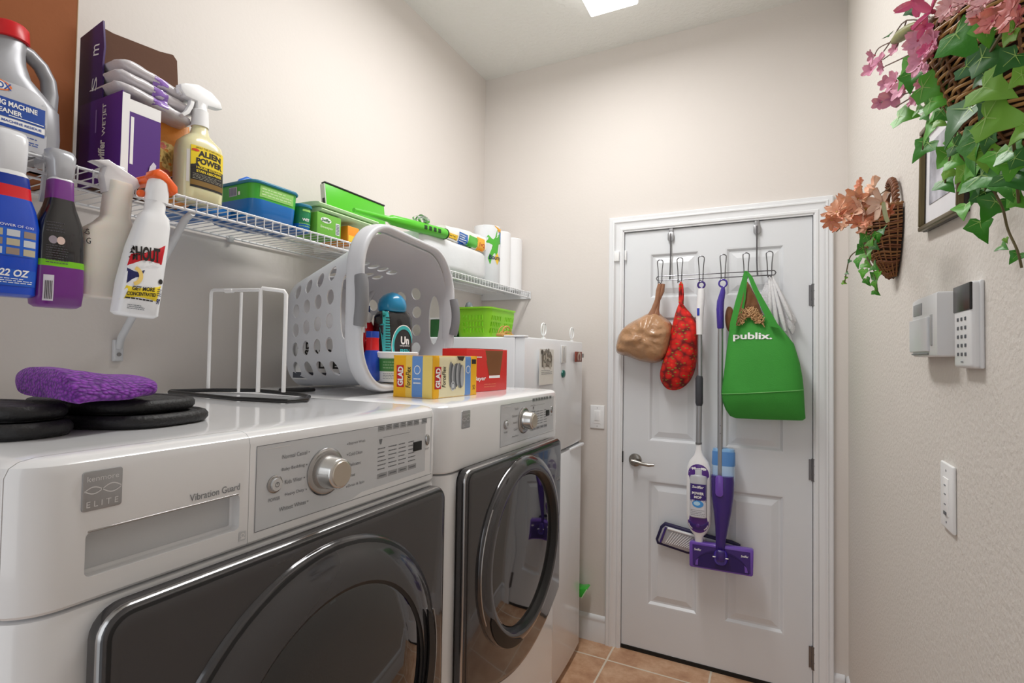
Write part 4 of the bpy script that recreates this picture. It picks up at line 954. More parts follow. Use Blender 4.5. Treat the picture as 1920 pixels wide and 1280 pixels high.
def hole(c, ax, rx, rz, side):
    cx, cy, cz_ = c; R2 = []
    for k in (-.045, .045):
        if ax == 'y': R2.append([(cx + a, cy + k, cz_ + b) for a, b in superell(rx, rz, 2, 16)])
        else: R2.append([(cx + a, cy + b, cz_ + k) for a, b in superell(rx, rz, 2, 16)])
    cm.loft(R2)
for side in (-1, 1):
    for i in range(4):
        for j in range(5):
            x = .055 + i * .060; z = .058 + j * .056 + i * (.002 + .005 * j / 2)
            hy = .195 + .073 * (x / .345)
            hole((x, -.091 * x / .345 + side * hy, z), 'y', .0175, .0205, side)
    hole((.305, -.09 + side * .256, .226), 'y', .021, .085, side)
for side in (1, -1):
    for i in range(3):
        for j in range(5):
            x = .08 + i * .055; zz = .165 + .051 * (x / .345); hz_ = zz
            hole((x, -.03 + (j - 2) * .055, (2 * zz if side > 0 else .008)), 'z', .018, .020, side)
cut(bo, cm)
# rim: broad rolled lip, waisted at the grips
def rimpt(a, b, k=0): return V((.360 + .010 * (1 - abs(b) / .22) - k, -.091 + a, .230 + b))
rp = [rimpt(a, b) for a, b in rrect(.272, .216, .140, 14)]
m = MB(BKM); c0 = V((.360, -.091, .230)); Rr = []
for p in rp:
    o_ = (p - c0); o_.x = 0; o_ = o_.normalized(); ring = []
    for a, b in superell(.024, .011, 3, 14): ring.append(tuple(p + V((a - .014, 0, 0)) + o_ * (b + .002)))
    Rr.append(ring)
Rr.append(Rr[0]); m.loft(Rr, False, False); m.out('rim', t, 60)
GRIP = M((128, 129, 133), .5)
for s in (-1, 1):
    pts = [V((.366 + .012 * math.cos(f * 1.2), -.091 + s * (.277 + .004 * math.cos(f * 1.5)), .236 + f * .062)) for f in [i / 8 * 2 - 1 for i in range(9)]]
    MB(GRIP).tube(pts, [.0155] + [.017] * 7 + [.0155], 14).out('grip', t, 50)
BX = V((.155, 1.285, TZ + .001)); Rb = Matrix.Rotation(ang, 3, 'Z')
def inb(x, y, z): return tuple(BX + Rb @ V((x, y, z)))
# inside the basket
t = thing('scent_booster_bottle', 'black bottle with round blue cap and teal trim inside the laundry basket mouth', 'bottle', inb(.305, -.10, .024), PI / 2 + ang - .45)
BK2 = M((34, 34, 38), .25, coat=.5); TL = M((66, 186, 190), .35)
o = bottle(t, [(0, .052, .032, 0, 0), (.006, .058, .037, 0, 0), (.09, .058, .037, 0, 0), (.16, .056, .036, 0, 0), (.19, .055, .035, 0, 0), (.205, .046, .031, 0, 0), (.213, .03, .026, 0, 0)], 'body', 3.4, BK2)
MB(M((24, 134, 182), .28, coat=.4)).lathe([(0, .038), (.1, .0415), (.35, .042), (.6, .038), (.8, .028), (.93, .015), (1, .001)], (-.004, 0, .206), (-.004, 0, .266), 36).out('cap', t, 60)
d = Decal([o], (0, -.08, 0)); d.rect(-.05, .06, -.028, .205, TL, 1, skew=-.008); d.lines(-.045, .08, -.03, .19, 14, KK, 2, .4); d.ring(-.036, .062, .006, .011, M((220, 226, 230)), 2)
d.ring(.014, .105, .033, .040, TL, 1, .2, 3.5, sy=1.5); d.ring(.014, .105, .040, .042, WHITE, 1, .2, 3.5, sy=1.5)
d.text('Un', .018, .122, .03, .024, WHITE, 2, .04); d.text('stopables', .018, .106, .036, .007, WHITE, 2); d.text('FRESH', .018, .09, .034, .013, TL, 2, .02); d.lines(.008, .04, .05, .07, 4, GREYINK, 1, .3); d.out('label', t)
t = thing('spray_bottle', 'clear-headed red spray bottle inside the laundry basket behind its left grip', 'spray bottle', inb(.255, -.195, .040), PI / 2 + ang)
o = bottle(t, [(0, .03, .022, 0, 0), (.005, .034, .026, 0, 0), (.08, .034, .026, 0, 0), (.10, .024, .02, 0, 0, None, 2), (.118, .014, .014, 0, 0, None, 2), (.13, .013, .013, 0, 0, None, 2)], 'body', 3, M((196, 24, 34), .3))
MB(CLW).lathe([(0, .015), (1, .013)], (0, 0, .125), (0, 0, .145), 20).out('collar', t); trigger_head(t, .155, .95, CLW, dirx=1)
t = thing('stain_remover_bottle', 'small bottle with blue cap, red collar and blue body inside the laundry basket', 'bottle', inb(.30, -.200, .030), PI / 2 + ang)
b1 = M((24, 70, 180), .3, coat=.3); b2 = M((206, 30, 36), .3)
bottle(t, [(0, .026, .02, 0, 0, b1), (.004, .03, .024, 0, 0, b1), (.06, .029, .024, 0, 0, b1), (.085, .018, .017, 0, 0, b2), (.115, .0165, .016, 0, 0, b2), (.12, .017, .017, 0, 0, b1), (.138, .0165, .0165, 0, 0, b1)], 'body', 2.6)
t = thing('red_refill_bottle', 'tall dark red bottle standing behind the black bottle in the basket', 'bottle', inb(.235, -.15, .018), PI / 2 + ang)
bottle(t, [(0, .036, .026, 0, 0), (.005, .04, .03, 0, 0), (.16, .038, .029, 0, 0), (.19, .02, .02, 0, 0, None, 2), (.2, .018, .018, 0, 0, None, 2)], 'body', 3, M((186, 22, 34), .3)); MB(M((24, 50, 120), .35)).lathe([(0, .02), (1, .019)], (0, 0, .198), (0, 0, .228), 24).out('cap', t)
t = thing('white_pouch', 'white pouch with big black letters seen through the basket side holes', 'pouch', inb(.15, -.190, .026), ang)
o = MB(M((226, 226, 224), .5)).box((0, 0, .06), (.25, .012, .12), .005).out('body', t)
d = Decal([o], (0, -.06, 0)); d.text('T I D', -.085, .10, .05, .02, KK, 0, .05); d.text('SHINE', -.045, .076, .07, .024, KK, 0, .05); d.text('BOM LUI', .05, .078, .1, .024, KK, 0, .05); d.text('LA EZ NL', .04, .045, .14, .022, KK, 0, .05); d.rect(-.12, .005, .12, .022, M((70, 74, 84)), 0); d.out('lettering', t)
t = thing('wipes_canister', 'round white tub with green label in the basket mouth behind the yellow box', 'tub', (at(741, 700, 'x', .515).x, at(741, 700, 'x', .515).y, TZ + .028), PI / 2)
o = MB(WPLAST).lathe([(0, .052), (.04, .055), (.8, .060), (.82, .064), (.97, .065), (1, .06)], (0, 0, 0), (0, 0, .085), 40).out('tub_body', t)
DG = M((66, 132, 62), .4); d = Decal([o], (-.082, -.057, 0), (.57, -.82, 0), (0, 0, 1)); d.rect(-.05, .030, .048, .066, DG, 0); d.rect(-.048, .006, .044, .03, M((230, 232, 228)), 0); d.lines(-.03, .008, .02, .026, 4, GREYINK, 1, .3); d.lines(-.03, .036, .02, .06, 3, M((150, 190, 140)), 1, .3); d.out('label', t)

# yellow trash bag box
YEL = M((246, 184, 22), .45, var=.03); CRM = M((238, 228, 190), .45); SKY = M((104, 150, 214), .45); GRD = M((196, 28, 44), .45)
a0, b0, c0_ = at(737, 743, 'z', TZ), at(812, 748, 'z', TZ), at(890, 739, 'z', TZ)
u1 = (b0 - a0); u1.z = 0; l1 = u1.length; r1 = math.atan2(u1.y, u1.x); l2 = (c0_ - b0).length
# a right-angled box whose near edge is b0
t = thing('trash_bag_box', 'yellow and cream trash bag box with red logos on the dryer', 'box', (b0.x, b0.y, TZ), r1)
h1 = .104
def loc(x, y): return (x, y)
bm_ = MB(YEL); ww, dd2 = l1, l2 * .98
bm_.box((-ww / 2, dd2 / 2, h1 / 2), (ww, dd2, h1), .0015); o = bm_.out('carton_body', t)
d = Decal([o], (-ww, -.06, 0), (1, 0, 0), (0, 0, 1))
d.rect(0, 0, ww, h1, YEL, 0); d.rect(ww * .32, 0, ww * .48, h1, M((244, 206, 96), .45), 1); d.rect(ww * .48, .0, ww * .74, h1, SKY, 1); d.rect(ww * .74, 0, ww * .98, h1, M((240, 214, 120)), 1)
d.ell(ww * .61, h1 * .66, .010, .011, WHITE, 2); d.ell(ww * .61, h1 * .66, .008, .009, SKY, 3); d.lines(ww * .52, h1 * .3, ww * .7, h1 * .5, 2, WHITE, 2, .3)
d.rect(ww * .10, h1 * .24, ww * .28, h1 * .76, GRD, 2, skew=-.002); d.text('GLAD', ww * .19, h1 * .5, h1 * .46, ww * .14, WHITE, 3, .04, 0, PI / 2); d.text('ForceFlex', ww * .39, h1 * .48, h1 * .5, ww * .12, KK, 3, .01, .2, PI / 2)
d.out('front_print', t)
d = Decal([o], (.06, 0, 0), (0, 1, 0), (0, 0, 1))
w2 = dd2; d.rect(0, 0, w2 * .11, h1, YEL, 1); d.rect(w2 * .11, 0, w2 * .7, h1, CRM, 1); d.rect(w2 * .7, 0, w2 * .84, h1, SKY, 1); d.rect(w2 * .84, 0, w2, h1, YEL, 1)
d.rect(w2 * .02, h1 * .22, w2 * .15, h1 * .74, GRD, 2); d.text('GLAD', w2 * .085, h1 * .48, h1 * .46, w2 * .1, WHITE, 3, .04, 0, PI / 2); d.text('ForceFlex', w2 * .21, h1 * .5, h1 * .5, w2 * .08, KK, 3, .01, .2, PI / 2)
GY = [M((132, 134, 138)), M((90, 92, 97)), M((176, 178, 182))]
for k in range(9): d.poly([(w2 * (.36 + .033 * k) + .010 * math.sin(k) * 0 + a * 1.0, h1 * (.52 + .03 * math.cos(k * 1.3)) + b) for a, b in superell(.0085, .033 - .002 * (k % 3), 2, 14)], GY[k % 3], 2 + k * .3)
d.ell(w2 * .40, h1 * .27, .009, .012, M((208, 210, 214)), 6); d.ring(w2 * .40, h1 * .27, .005, .007, GREYINK, 7, sy=1.3); d.ell(w2 * .77, h1 * .66, w2 * .055, h1 * .1, WHITE, 2); d.ell(w2 * .77, h1 * .66, w2 * .042, h1 * .08, SKY, 3); d.rect(w2 * .86, h1 * .8, w2 * .97, h1 * .92, KK, 2); d.text('50', w2 * .92, h1 * .2, .012, .012, KK, 2)
d.poly([(w2 * .48, h1 * .995), (w2 * .52, h1 * .9), (w2 * .62, h1 * .88), (w2 * .67, h1 * .995)], M((60, 44, 34)), 8)
d.out('side_print', t)
# red display box
RDM = M((214, 38, 34), .4, coat=.2); BRN = M((124, 78, 42), .7)
a1, b1_ = at(893, 735, 'z', TZ), at(950, 730, 'z', TZ)
t = thing('display_box', 'red cardboard box with brown cut-out front beside the yellow box', 'box', (b1_.x, b1_.y, TZ), PI / 2 - .08)
ln = .215; hh_ = .125
o = MB(RDM).box((-ln / 2, .045, hh_ / 2), (ln, .09, hh_), .002).out('carton_body', t)
MB(BRN).box((-ln / 2, .045, hh_ + .001), (ln * .9, .07, .001)).out('open_top', t)
d = Decal([o], (-ln, -.06, 0)); d.poly([(ln * .40, hh_), (ln * .90, hh_), (ln * .80, hh_ * .38), (ln * .52, hh_ * .38)], BRN, 1); d.rect(ln * .52, hh_ * .31, ln * .80, hh_ * .37, WHITE, 1)
d.text('Bayer', ln * .3, hh_ * .3, ln * .28, hh_ * .13, WHITE, 2, .02, .1); d.lines(ln * .12, hh_ * .78, ln * .34, hh_ * .84, 1, WHITE, 1, .5); d.lines(ln * .4, hh_ * .08, ln * .7, hh_ * .2, 2, M((230, 120, 90)), 1, .3); d.out('front_print', t)

# ------------------------------------------------------------------ on the fridge
FT = 1.4705
LG = M((136, 206, 44), .35, sub=.1)
t = thing('plastic_basket', 'lime green slotted plastic basket standing on top of the refrigerator', 'basket', (.40, 1.925, FT + .001), PI / 2)
def fr_ring(s, z, th=0, r=.03): return [(a, b, z) for a, b in rrect(.125 * s - th, .085 * s - th, r, 6)]
bb = MB(LG).loft([fr_ring(.86, 0), fr_ring(.88, .002), fr_ring(.98, .085), fr_ring(.985, .112), fr_ring(1.03, .114), fr_ring(1.03, .120), fr_ring(.97, .120), fr_ring(.95, .10, .001), fr_ring(.86, .004, .002)])
go = bb.out('basket_body', t, 40); cm = MB(LG)
for j in range(3):
    for i in range(14):
        x = -.095 + i * .0142
        if abs(i - 6.5) < .6: continue
        for s in (-1, 1): cm.box((x, s * .08, .026 + j * .026), (.0065, .05, .018))
    for i in range(7):
        y = -.05 + i * .0145
        for s in (-1, 1): cm.box((s * .118, y, .026 + j * .026), (.06, .0065, .018))
cut(go, cm)
t2 = thing('spoon_rest', 'dark grey rounded handle sticking up behind the lime green basket', 'handle', (.27, 2.0, FT))
MB(M((112, 118, 124), .5)).loft([[(a * .6, b, z) for a, b in superell(w, w * .8, 2.4, 20)] for z, w in ((0, .02), (.09, .022), (.125, .026), (.145, .026), (.160, .018), (.166, .004))]).out('body', t2, 60)
MB(M((150, 156, 160), .4)).ball((.016, -.008, .140), .008, 10).out('button', t2)
t3 = thing('cord_bundle', 'tan raffia cord looped on the fridge top before the green basket', 'cord', (.53, 1.865, FT + .002), 0)
rnd = random.Random(5); RF = M((196, 150, 86), .8, var=.2, scale=80)
m = MB(RF)
for k in range(7):
    a0_ = rnd.uniform(-.3, .3); R1, R2 = rnd.uniform(.03, .05), rnd.uniform(.012, .045)
    m.tube([(rnd.uniform(-.01, .01) * 0 + .0 + .012 * math.sin(k), -.0 + R1 * math.cos(q_) - .01 * k * .3, .004 + R2 * max(0, math.sin(q_ + a0_)) + .002) for q_ in [i / 20 * 2 * PI for i in range(20)]], .0018, 6, True)
m.box((0, -.01, .006), (.03, .11, .012), .005); m.out('cord', t3)
t4 = thing('storage_tin', 'dark green box on the fridge glimpsed through the basket grip hole', 'box', (.245, 1.85, FT), PI / 2)
MB(M((50, 110, 58), .5)).box((0, 0, .038), (.05, .12, .076), .004).out('body', t4); MB(WPLAST).box((0, 0, .079), (.054, .124, .006), .002).out('lid', t4)
# green dustpan low down beside the fridge
t5 = thing('dustpan', 'bright green plastic scoop poking out low beside the refrigerator', 'dustpan', (.60, 2.53, .33))
p = at(1098, 1106, 'y', 2.53)
t5.location = (p.x - .03, 2.53, FZ)
sc0 = p.z - FZ
MB(M((60, 180, 60), .3, coat=.3)).prism([(-.10, sc0 - .03), (.02, sc0 - .028), (.046, sc0 + .018), (.038, sc0 + .022), (.01, sc0 + .014), (-.10, sc0 + .02)], (0, .03, 0), (1, 0, 0), (0, 0, 1), .06, .004).out('pan', t5)
MB(M((60, 180, 60), .3, coat=.3)).cyl((-.08, 0, 0), (-.08, 0, sc0), .009).out('handle', t5)
MB(M((200, 236, 190), .4)).tube([(.02, -.031, sc0 - .028), (.046, -.031, sc0 + .018)], .0025).out('lip', t5)

# ------------------------------------------------------------------ on the door
def cr(pts, n=5, closed=True):
    """smooth curve through 2D or 3D points"""
    P_ = [V(p) if len(p) == 3 else V((p[0], p[1], 0)) for p in pts]; N = len(P_); o = []
    for i in range(N if closed else N - 1):
        a, b, c, d = (P_[(i - 1) % N], P_[i], P_[(i + 1) % N], P_[(i + 2) % N]) if closed else (P_[max(i - 1, 0)], P_[i], P_[i + 1], P_[min(i + 2, N - 1)])
        for k in range(n):
            t = k / n; o.append(.5 * ((2 * b) + (c - a) * t + (2 * a - 5 * b + 4 * c - d) * t * t + (3 * b - a - 3 * c + d) * t ** 3))
    if not closed: o.append(P_[-1])
    return [tuple(p) for p in o] if len(pts[0]) == 3 else [(p.x, p.y) for p in o]
def DP(pts, y):  # outline points on a plane parallel to the door
    return [(at(u, v, 'y', y).x, at(u, v, 'y', y).z) for u, v in pts]
NICK = M((104, 104, 108), .28, .9)
YR = 2.535
ra, rb = at(1233, 523, 'y', YR), at(1452, 510, 'y', YR)
OR_ = V(((ra.x + rb.x) / 2, YR, ra.z))
t = thing('hook_rack', 'over-the-door wire rack with six looped hooks on the white door', 'hook rack', tuple(OR_))
zb = (ra.z + rb.z) / 2 - OR_.z
hw = (rb.x - ra.x) / 2
for dz, nm in ((.010, 'rail'), (-.010, 'rail')): MB(NICK).tube([(-hw, 0, zb + dz), (hw, 0, zb + dz)], .0024, 8).out(nm, t)
for s in (-1, 1): MB(NICK).tube([(s * hw, 0, zb + .010), (s * (hw + .006), 0, zb), (s * hw, 0, zb - .010)], .0024, 8).out('rail_end', t)
for u in (1257, 1419):
    x = at(u, 470, 'y', 2.57).x - OR_.x
    st = MB(NICK).tube([(x + .004, .004, zb - .01), (x, .035, zb + .06), (x, .041, zb + .10), (x, .042, 2.0 - OR_.z)], .0034, 8).out('strap', t)
    m = MB(M((150, 150, 152), .35, .7)).prism([(x + a, 1.985 - OR_.z + b) for a, b in rrect(.0145, .022, .010, 5)], (0, .046, 0), (1, 0, 0), (0, 0, 1), .005, .001)
    m.box((x, .052, 2.012 - OR_.z), (.02, .012, .045), .002); m.out('clip_plate', st)
hooks = []
for u, v0, v1 in ((1238, 487, 523), (1275, 483, 521), (1315, 480, 519), (1356, 477, 517), (1399, 474, 513), (1443, 471, 510)):
    a = at(u, v0, 'y', YR - .003); b = at(u, v1, 'y', YR - .003); x = a.x - OR_.x; z1 = a.z - OR_.z; z0 = b.z - OR_.z
    pts = [(x - .008, -.004, z0 - .005), (x - .0095, -.004, z0 + .04), (x - .013, -.004, z1 - .014), (x - .010, -.004, z1 - .004), (x, -.004, z1), (x + .010, -.004, z1 - .004), (x + .013, -.004, z1 - .014), (x + .0095, -.004, z0 + .04), (x + .008, -.004, z0 - .005)]
    m = MB(NICK).tube(cr(pts, 4, False), .0022, 8)
    m.tube([(x - .008, -.004, z0 - .003), (x - .008, -.010, z0 - .016), (x - .006, -.022, z0 - .024), (x, -.032, z0 - .018), (x + .006, -.022, z0 - .024), (x + .008, -.010, z0 - .016), (x + .008, -.004, z0 - .003)], .0022, 8)
    m.out('hook', t); hooks.append(V((OR_.x + x, YR - .028, b.z - .016)))

# brown plastic bag
BRM = M((176, 134, 98), .3, var=.16, scale=22, bump=1.0, bscale=55, coat=.4)
t = thing('plastic_bag', 'full brown plastic bag hanging from the leftmost hook of the door rack', 'bag', (hooks[0].x, 2.49, hooks[0].z))
o_ = V(t.location)
out_ = [(x - o_.x, z - o_.z) for x, z in DP([(1230, 584), (1243, 594), (1256, 604), (1260, 622), (1257, 642), (1251, 662), (1240, 675), (1224, 680), (1200, 677), (1175, 668), (1154, 661), (1153, 642), (1160, 622), (1176, 606), (1196, 595), (1214, 586)], 2.49)]
MB(BRM).puff(cr(out_, 5), (0, .03, 0), (1, 0, 0), (0, 0, 1), .085, 9, .42, .020, 34).out('bag_body', t, 75)
q = [at(u, v, 'y', 2.50) - o_ for u, v in ((1239, 532), (1238, 545), (1233, 562), (1227, 580), (1225, 596))]
m = MB(M((150, 104, 76), .35, var=.2, scale=30, bump=.8, bscale=50, coat=.4))
for k, dx in enumerate((-.004, .005)): m.tube([tuple(p + V((dx * (1 + math.sin(i * 2 + k)), .006 * k, 0))) for i, p in enumerate(q)], [.010, .013, .012, .013, .026], 12)
m.out('twisted_handles', t, 80)
# tomato print bag
def tomato():
    m = bpy.data.materials.new('tomato_print'); m.use_nodes = True; nt = m.node_tree; n = nt.nodes; b = n['Principled BSDF']; L = nt.links.new
    tc = n.new('ShaderNodeTexCoord'); v1 = n.new('ShaderNodeTexVoronoi'); v1.inputs['Scale'].default_value = 31
    c1 = n.new('ShaderNodeValToRGB'); e = c1.color_ramp.elements; e[0].color = (*lin((.98, .30, .18)), 1); e[1].position = .75; e[1].color = (*lin((.42, .03, .03)), 1); x = e.new(.18); x.color = (*lin((.88, .12, .07)), 1); x = e.new(.5); x.color = (*lin((.78, .07, .05)), 1)
    v2 = n.new('ShaderNodeTexVoronoi'); v2.inputs['Scale'].default_value = 44; c2 = n.new('ShaderNodeValToRGB'); e = c2.color_ramp.elements; e[0].position = .22; e[0].color = (1, 1, 1, 1); e[1].position = .26; e[1].color = (0, 0, 0, 1)
    ns = n.new('ShaderNodeTexNoise'); ns.inputs['Scale'].default_value = 60; mx0 = n.new('ShaderNodeVectorMath'); mx0.operation = 'ADD'
    mx = n.new('ShaderNodeMixRGB'); mx.inputs[2].default_value = (*lin((.50, .50, .16)), 1)
    mp = n.new('ShaderNodeMapping'); mp.inputs['Location'].default_value = (.4, .1, .7); mp.inputs['Scale'].default_value = (1, 1, 2.0)
    L(tc.outputs['Object'], v1.inputs['Vector']); L(v1.outputs['Distance'], c1.inputs[0]); L(tc.outputs['Object'], mp.inputs[0]); L(mp.outputs[0], v2.inputs['Vector']); L(v2.outputs['Distance'], c2.inputs[0])
    L(c2.outputs[0], mx.inputs[0]); L(c1.outputs[0], mx.inputs[1]); L(mx.outputs[0], b.inputs['Base Color']); b.inputs['Roughness'].default_value = .7
    return m
TOM = tomato()
t = thing('fabric_bag', 'red tomato-print sausage-shaped fabric bag hanging on the second hook', 'bag', (hooks[1].x, 2.50, hooks[1].z)); o_ = V(t.location)
out_ = [(x - o_.x, z - o_.z) for x, z in DP([(1276, 566), (1286, 578), (1298, 592), (1307, 610), (1308, 635), (1306, 665), (1301, 695), (1289, 718), (1270, 731), (1250, 730), (1238, 717), (1235, 700), (1241, 676), (1250, 652), (1256, 620), (1263, 590), (1270, 570)], 2.50)]
MB(TOM).puff(cr(out_, 4), (0, .03, 0), (1, 0, 0), (0, 0, 1), .062, 9, .45, .007, 30).out('bag_body', t, 75)
q = [at(u, v, 'y', 2.50) - o_ for u, v in ((1276, 568), (1275, 550), (1275, 533), (1277, 529), (1279, 533), (1280, 552), (1278, 570))]
MB(TOM).tube([tuple(p) for p in q], [.009, .006, .005, .005, .005, .006, .009], 10).out('hanging_loop', t, 80)

# spray mop (white and purple)
PU1 = M((82, 40, 132), .3, coat=.3); PU0 = M((54, 30, 116), .3, coat=.4); MW = M((236, 236, 238), .3, coat=.2); ALU = M((168, 170, 174), .35, .8)
y0 = 2.495
t = thing('spray_mop', 'white and purple spray mop with label bottle hanging from the third hook', 'mop', (at(1315, 533, 'y', y0).x, y0, at(1315, 533, 'y', y0).z)); o_ = V(t.location)
def lp(u, v, y=y0): return at(u, v, 'y', y) - o_
def circ(c, r, n=20): return [tuple(c + V((r * math.cos(2 * PI * i / n), 0, r * math.sin(2 * PI * i / n)))) for i in range(n)]
MB(PU0).tube(circ(lp(1315, 534), .0145), .0045, 8, True).out('hanging_ring', t)
def seg(pts, rs, mat, nm, par, n=18, sq=None): return MB(mat).tube([tuple(p) for p in pts], rs, n).out(nm, par, 60)
h = seg([lp(1315, 541), lp(1315, 552), lp(1312, 590), lp(1312, 627)], [.014, .0165, .0165, .0145], MW, 'handle', t)
b_ = lp(1310, 585); MB(M((40, 56, 170), .35)).box((b_.x, -.0165, b_.z), (.011, .004, .034), .002).out('button', h)
seg([lp(1312, 627), lp(1312, 706)], [.0105, .0105], ALU, 'tube', t); seg([lp(1312, 704), lp(1311, 709), lp(1311, 755), lp(1311, 761)], [.012, .0165, .0165, .012], M((58, 60, 66), .6), 'grip', t); seg([lp(1311, 760), lp(1310, 832)], [.0125, .0125], ALU, 'tube', t)
seg([lp(1310, 829), lp(1310, 833)], [.014, .014], M((110, 110, 112), .4), 'joint_ring', t)
m = MB(MW); c = 1310.5
lv = ((831, .012, .012), (842, .013, .013), (853, .020, .017), (864, .040, .024), (876, .050, .028), (900, .053, .03), (960, .053, .03), (982, .050, .028), (995, .036, .022), (1003, .020, .016), (1020, .016, .014), (1032, .014, .012))
R_ = []
for v, a, b in lv:
    p = lp(c, v); R_.append([(p.x + x, y, p.z) for x, y in superell(a, b, 2.6, 32)])
mo = m.loft(R_).out('mop_body', t, 60)
d = Decal([mo], (lp(c, 930).x, -.08, lp(c, 930).z)); 
S = lambda v: lp(c, v).z - lp(c, 930).z
h0, h1_ = S(996), S(868)
cap_o = [(.044 * math.cos(a), h1_ - .044 + .044 * math.sin(a)) for a in [i / 12 * PI for i in range(13)]] + [(.044 * math.cos(a), h0 + .044 + .044 * math.sin(a)) for a in [PI + i / 12 * PI for i in range(13)]]
d.poly(cap_o, PU1, 0); d.poly([(x * .93, z * .93 if z < 0 else z) for x, z in cap_o if z < S(966)] , PU0, 1); d.out('inset_panel', t)
p = lp(c, 966); pt_ = lp(c, 888)
bo_ = MB(M((186, 188, 194), .25, coat=.4)).loft([[(p.x + x * s, -.020 + y * s, z) for x, y in superell(.037, .022, 3, 28)] for z, s in ((p.z, .93), (p.z + .004, 1), (pt_.z - .012, 1), (pt_.z - .003, .9), (pt_.z, .55), (pt_.z + .004, .50), (pt_.z + .022, .48), (pt_.z + .029, .3))]).out('solution_bottle', t, 50)
d = Decal([bo_], (p.x, -.08, p.z)); hh2 = pt_.z - p.z
d.rect(-.034, .004, .034, hh2 * .42, M((214, 214, 222)), 0); d.rect(-.034, hh2 * .42, .034, hh2 * .8, PU0, 0); d.poly([(.034 * math.cos(a), hh2 * .45 + .03 * math.sin(a)) for a in [i / 16 * 2 * PI for i in range(16)]], PU0, 0)
d.text('Swiffer', 0, hh2 * .73, .05, .012, WHITE, 2, .02, .2); d.text('POWER', 0, hh2 * .58, .05, .012, WHITE, 2, .04); d.text('MOP', 0, hh2 * .49, .032, .011, WHITE, 2, .04)
d.ell(0, hh2 * .33, .024, .016, M((70, 150, 220)), 2); d.ell(-.004, hh2 * .34, .014, .009, M((180, 220, 246)), 3); d.lines(-.03, .008, .03, hh2 * .2, 4, GREYINK, 2, .3); d.out('label', bo_)
p = lp(c, 982); MB(PU1).ball((p.x, -.0275, p.z), .010, 14, (1, .3, 1)).out('release_button', t)
y1 = 2.555
outl = [(1246, 979), (1290, 992), (1340, 1006), (1372, 1014), (1388, 1021), (1389, 1030), (1375, 1046), (1330, 1044), (1288, 1038), (1232, 1019), (1229, 1010), (1238, 986)]
q = [(at(u, v, 'y', y1).x - o_.x, at(u, v, 'y', y1).z - o_.z) for u, v in outl]
hd_ = MB(M((34, 28, 70), .5)).prism(q, (0, y1 - y0 + .018, 0), (1, 0, 0), (0, 0, 1), .022, .006).out('mop_head', t, 50)
q2 = offset_poly(q, .013); pl_ = MB(M((182, 182, 188), .4, .3)).prism(q2, (0, y1 - y0 - .002, 0), (1, 0, 0), (0, 0, 1), .006, .002).out('mop_plate', hd_)
a, b = V(q2[0] + (0,)), V(q2[9] + (0,)); rib = MB(WPLAST)
A0, A1, B0_, B1 = V(q2[0]), V(q2[3]), V(q2[9]), V(q2[7])
for k in range(13):
    f = .12 + k * .042; u_ = A0.lerp(A1, f); w_ = B0_.lerp(B1, f + .02); rib.tube([(u_.x, y1 - y0 - .009, u_.y - .018), (w_.x, y1 - y0 - .009, w_.y + .006)], .0018, 6)
rib.tube([(A0.x + .012, y1 - y0 - .010, A0.y - .008), (A0.lerp(A1, .62).x, y1 - y0 - .010, A0.lerp(A1, .62).y - .008)], .006, 8); rib.out('ribs', hd_)
MB(PU0).tube([(A0.x + .004, y1 - y0 - .010, A0.y - .004), (B0_.x + .008, y1 - y0 - .010, B0_.y + .002)], .005, 8).out('edge_clip', hd_)

# purple wet mop
y0 = 2.485
t = thing('floor_mop', 'purple floor mop with silver pole and wide rectangular head on the fourth hook', 'mop', (at(1355, 531, 'y', y0).x, y0, at(1355, 531, 'y', y0).z)); o_ = V(t.location)
VI = M((64, 44, 150), .25, coat=.5); VIL = M((112, 76, 180), .3, coat=.3)
MB(VI).tube(circ(lp(1355.5, 531, y0), .0165), .004, 8, True).out('hanging_ring', t)
seg([lp(1356, 538, y0), lp(1355, 548, y0), lp(1351, 565, y0), lp(1350, 580, y0), lp(1351, 614, y0), lp(1351, 616, y0)], [.007, .012, .0155, .016, .0145, .012], VI, 'handle', t)
seg([lp(1351, 615, y0), lp(1350, 892, y0)], [.0115, .0115], ALU, 'tube', t)
for v in (797, 812): p = lp(1351, v, y0); MB(M((90, 90, 94))).ball((p.x, -.0112, p.z), .0022, 8).out('pin', t)
m = MB(PU0); R_ = []
for v, ul, ur, dp in ((889, 1334, 1376, .03), (900, 1333, 1377, .032), (925, 1334, 1376, .032), (955, 1338, 1372, .03), (985, 1341, 1366, .026), (1010, 1342, 1361, .022), (1045, 1341, 1358, .018), (1048, 1343, 1356, .016)):
    a, b = lp(ul, v, y0), lp(ur, v, y0); R_.append([((a.x + b.x) / 2 + x, y, a.z) for x, y in superell((b.x - a.x) / 2, dp, 2.8, 28)])
mb_ = m.loft(R_).out('mop_body', t, 60)
p = lp(1350, 908, y0); MB(VIL).prism([(p.x + a, p.z + b) for a, b in rrect(.0165, .046, .015, 6)], (0, -.029, 0), (1, 0, 0), (0, 0, 1), .008, .003).out('release_tab', t)
bw = lp(1356, 868, y0)
m = MB(); LB = M((128, 178, 226), .12, coat=.5, var=.05); LB2 = M((84, 140, 206), .2, coat=.3); CB = M((176, 206, 236), .12, coat=.5)
m.loft([[(bw.x + x, .022 + y, z) for x, y in superell(w, .03, 3, 28)] for z, w in ((bw.z - .10, .046), (bw.z - .012, .047), (bw.z - .008, .049), (bw.z + .044, .048), (bw.z + .05, .046), (bw.z + .06, .044), (bw.z + .062, .03))], mats=[CB, LB2, LB2, LB2, LB, LB]); m.out('solution_bottle', t, 50)
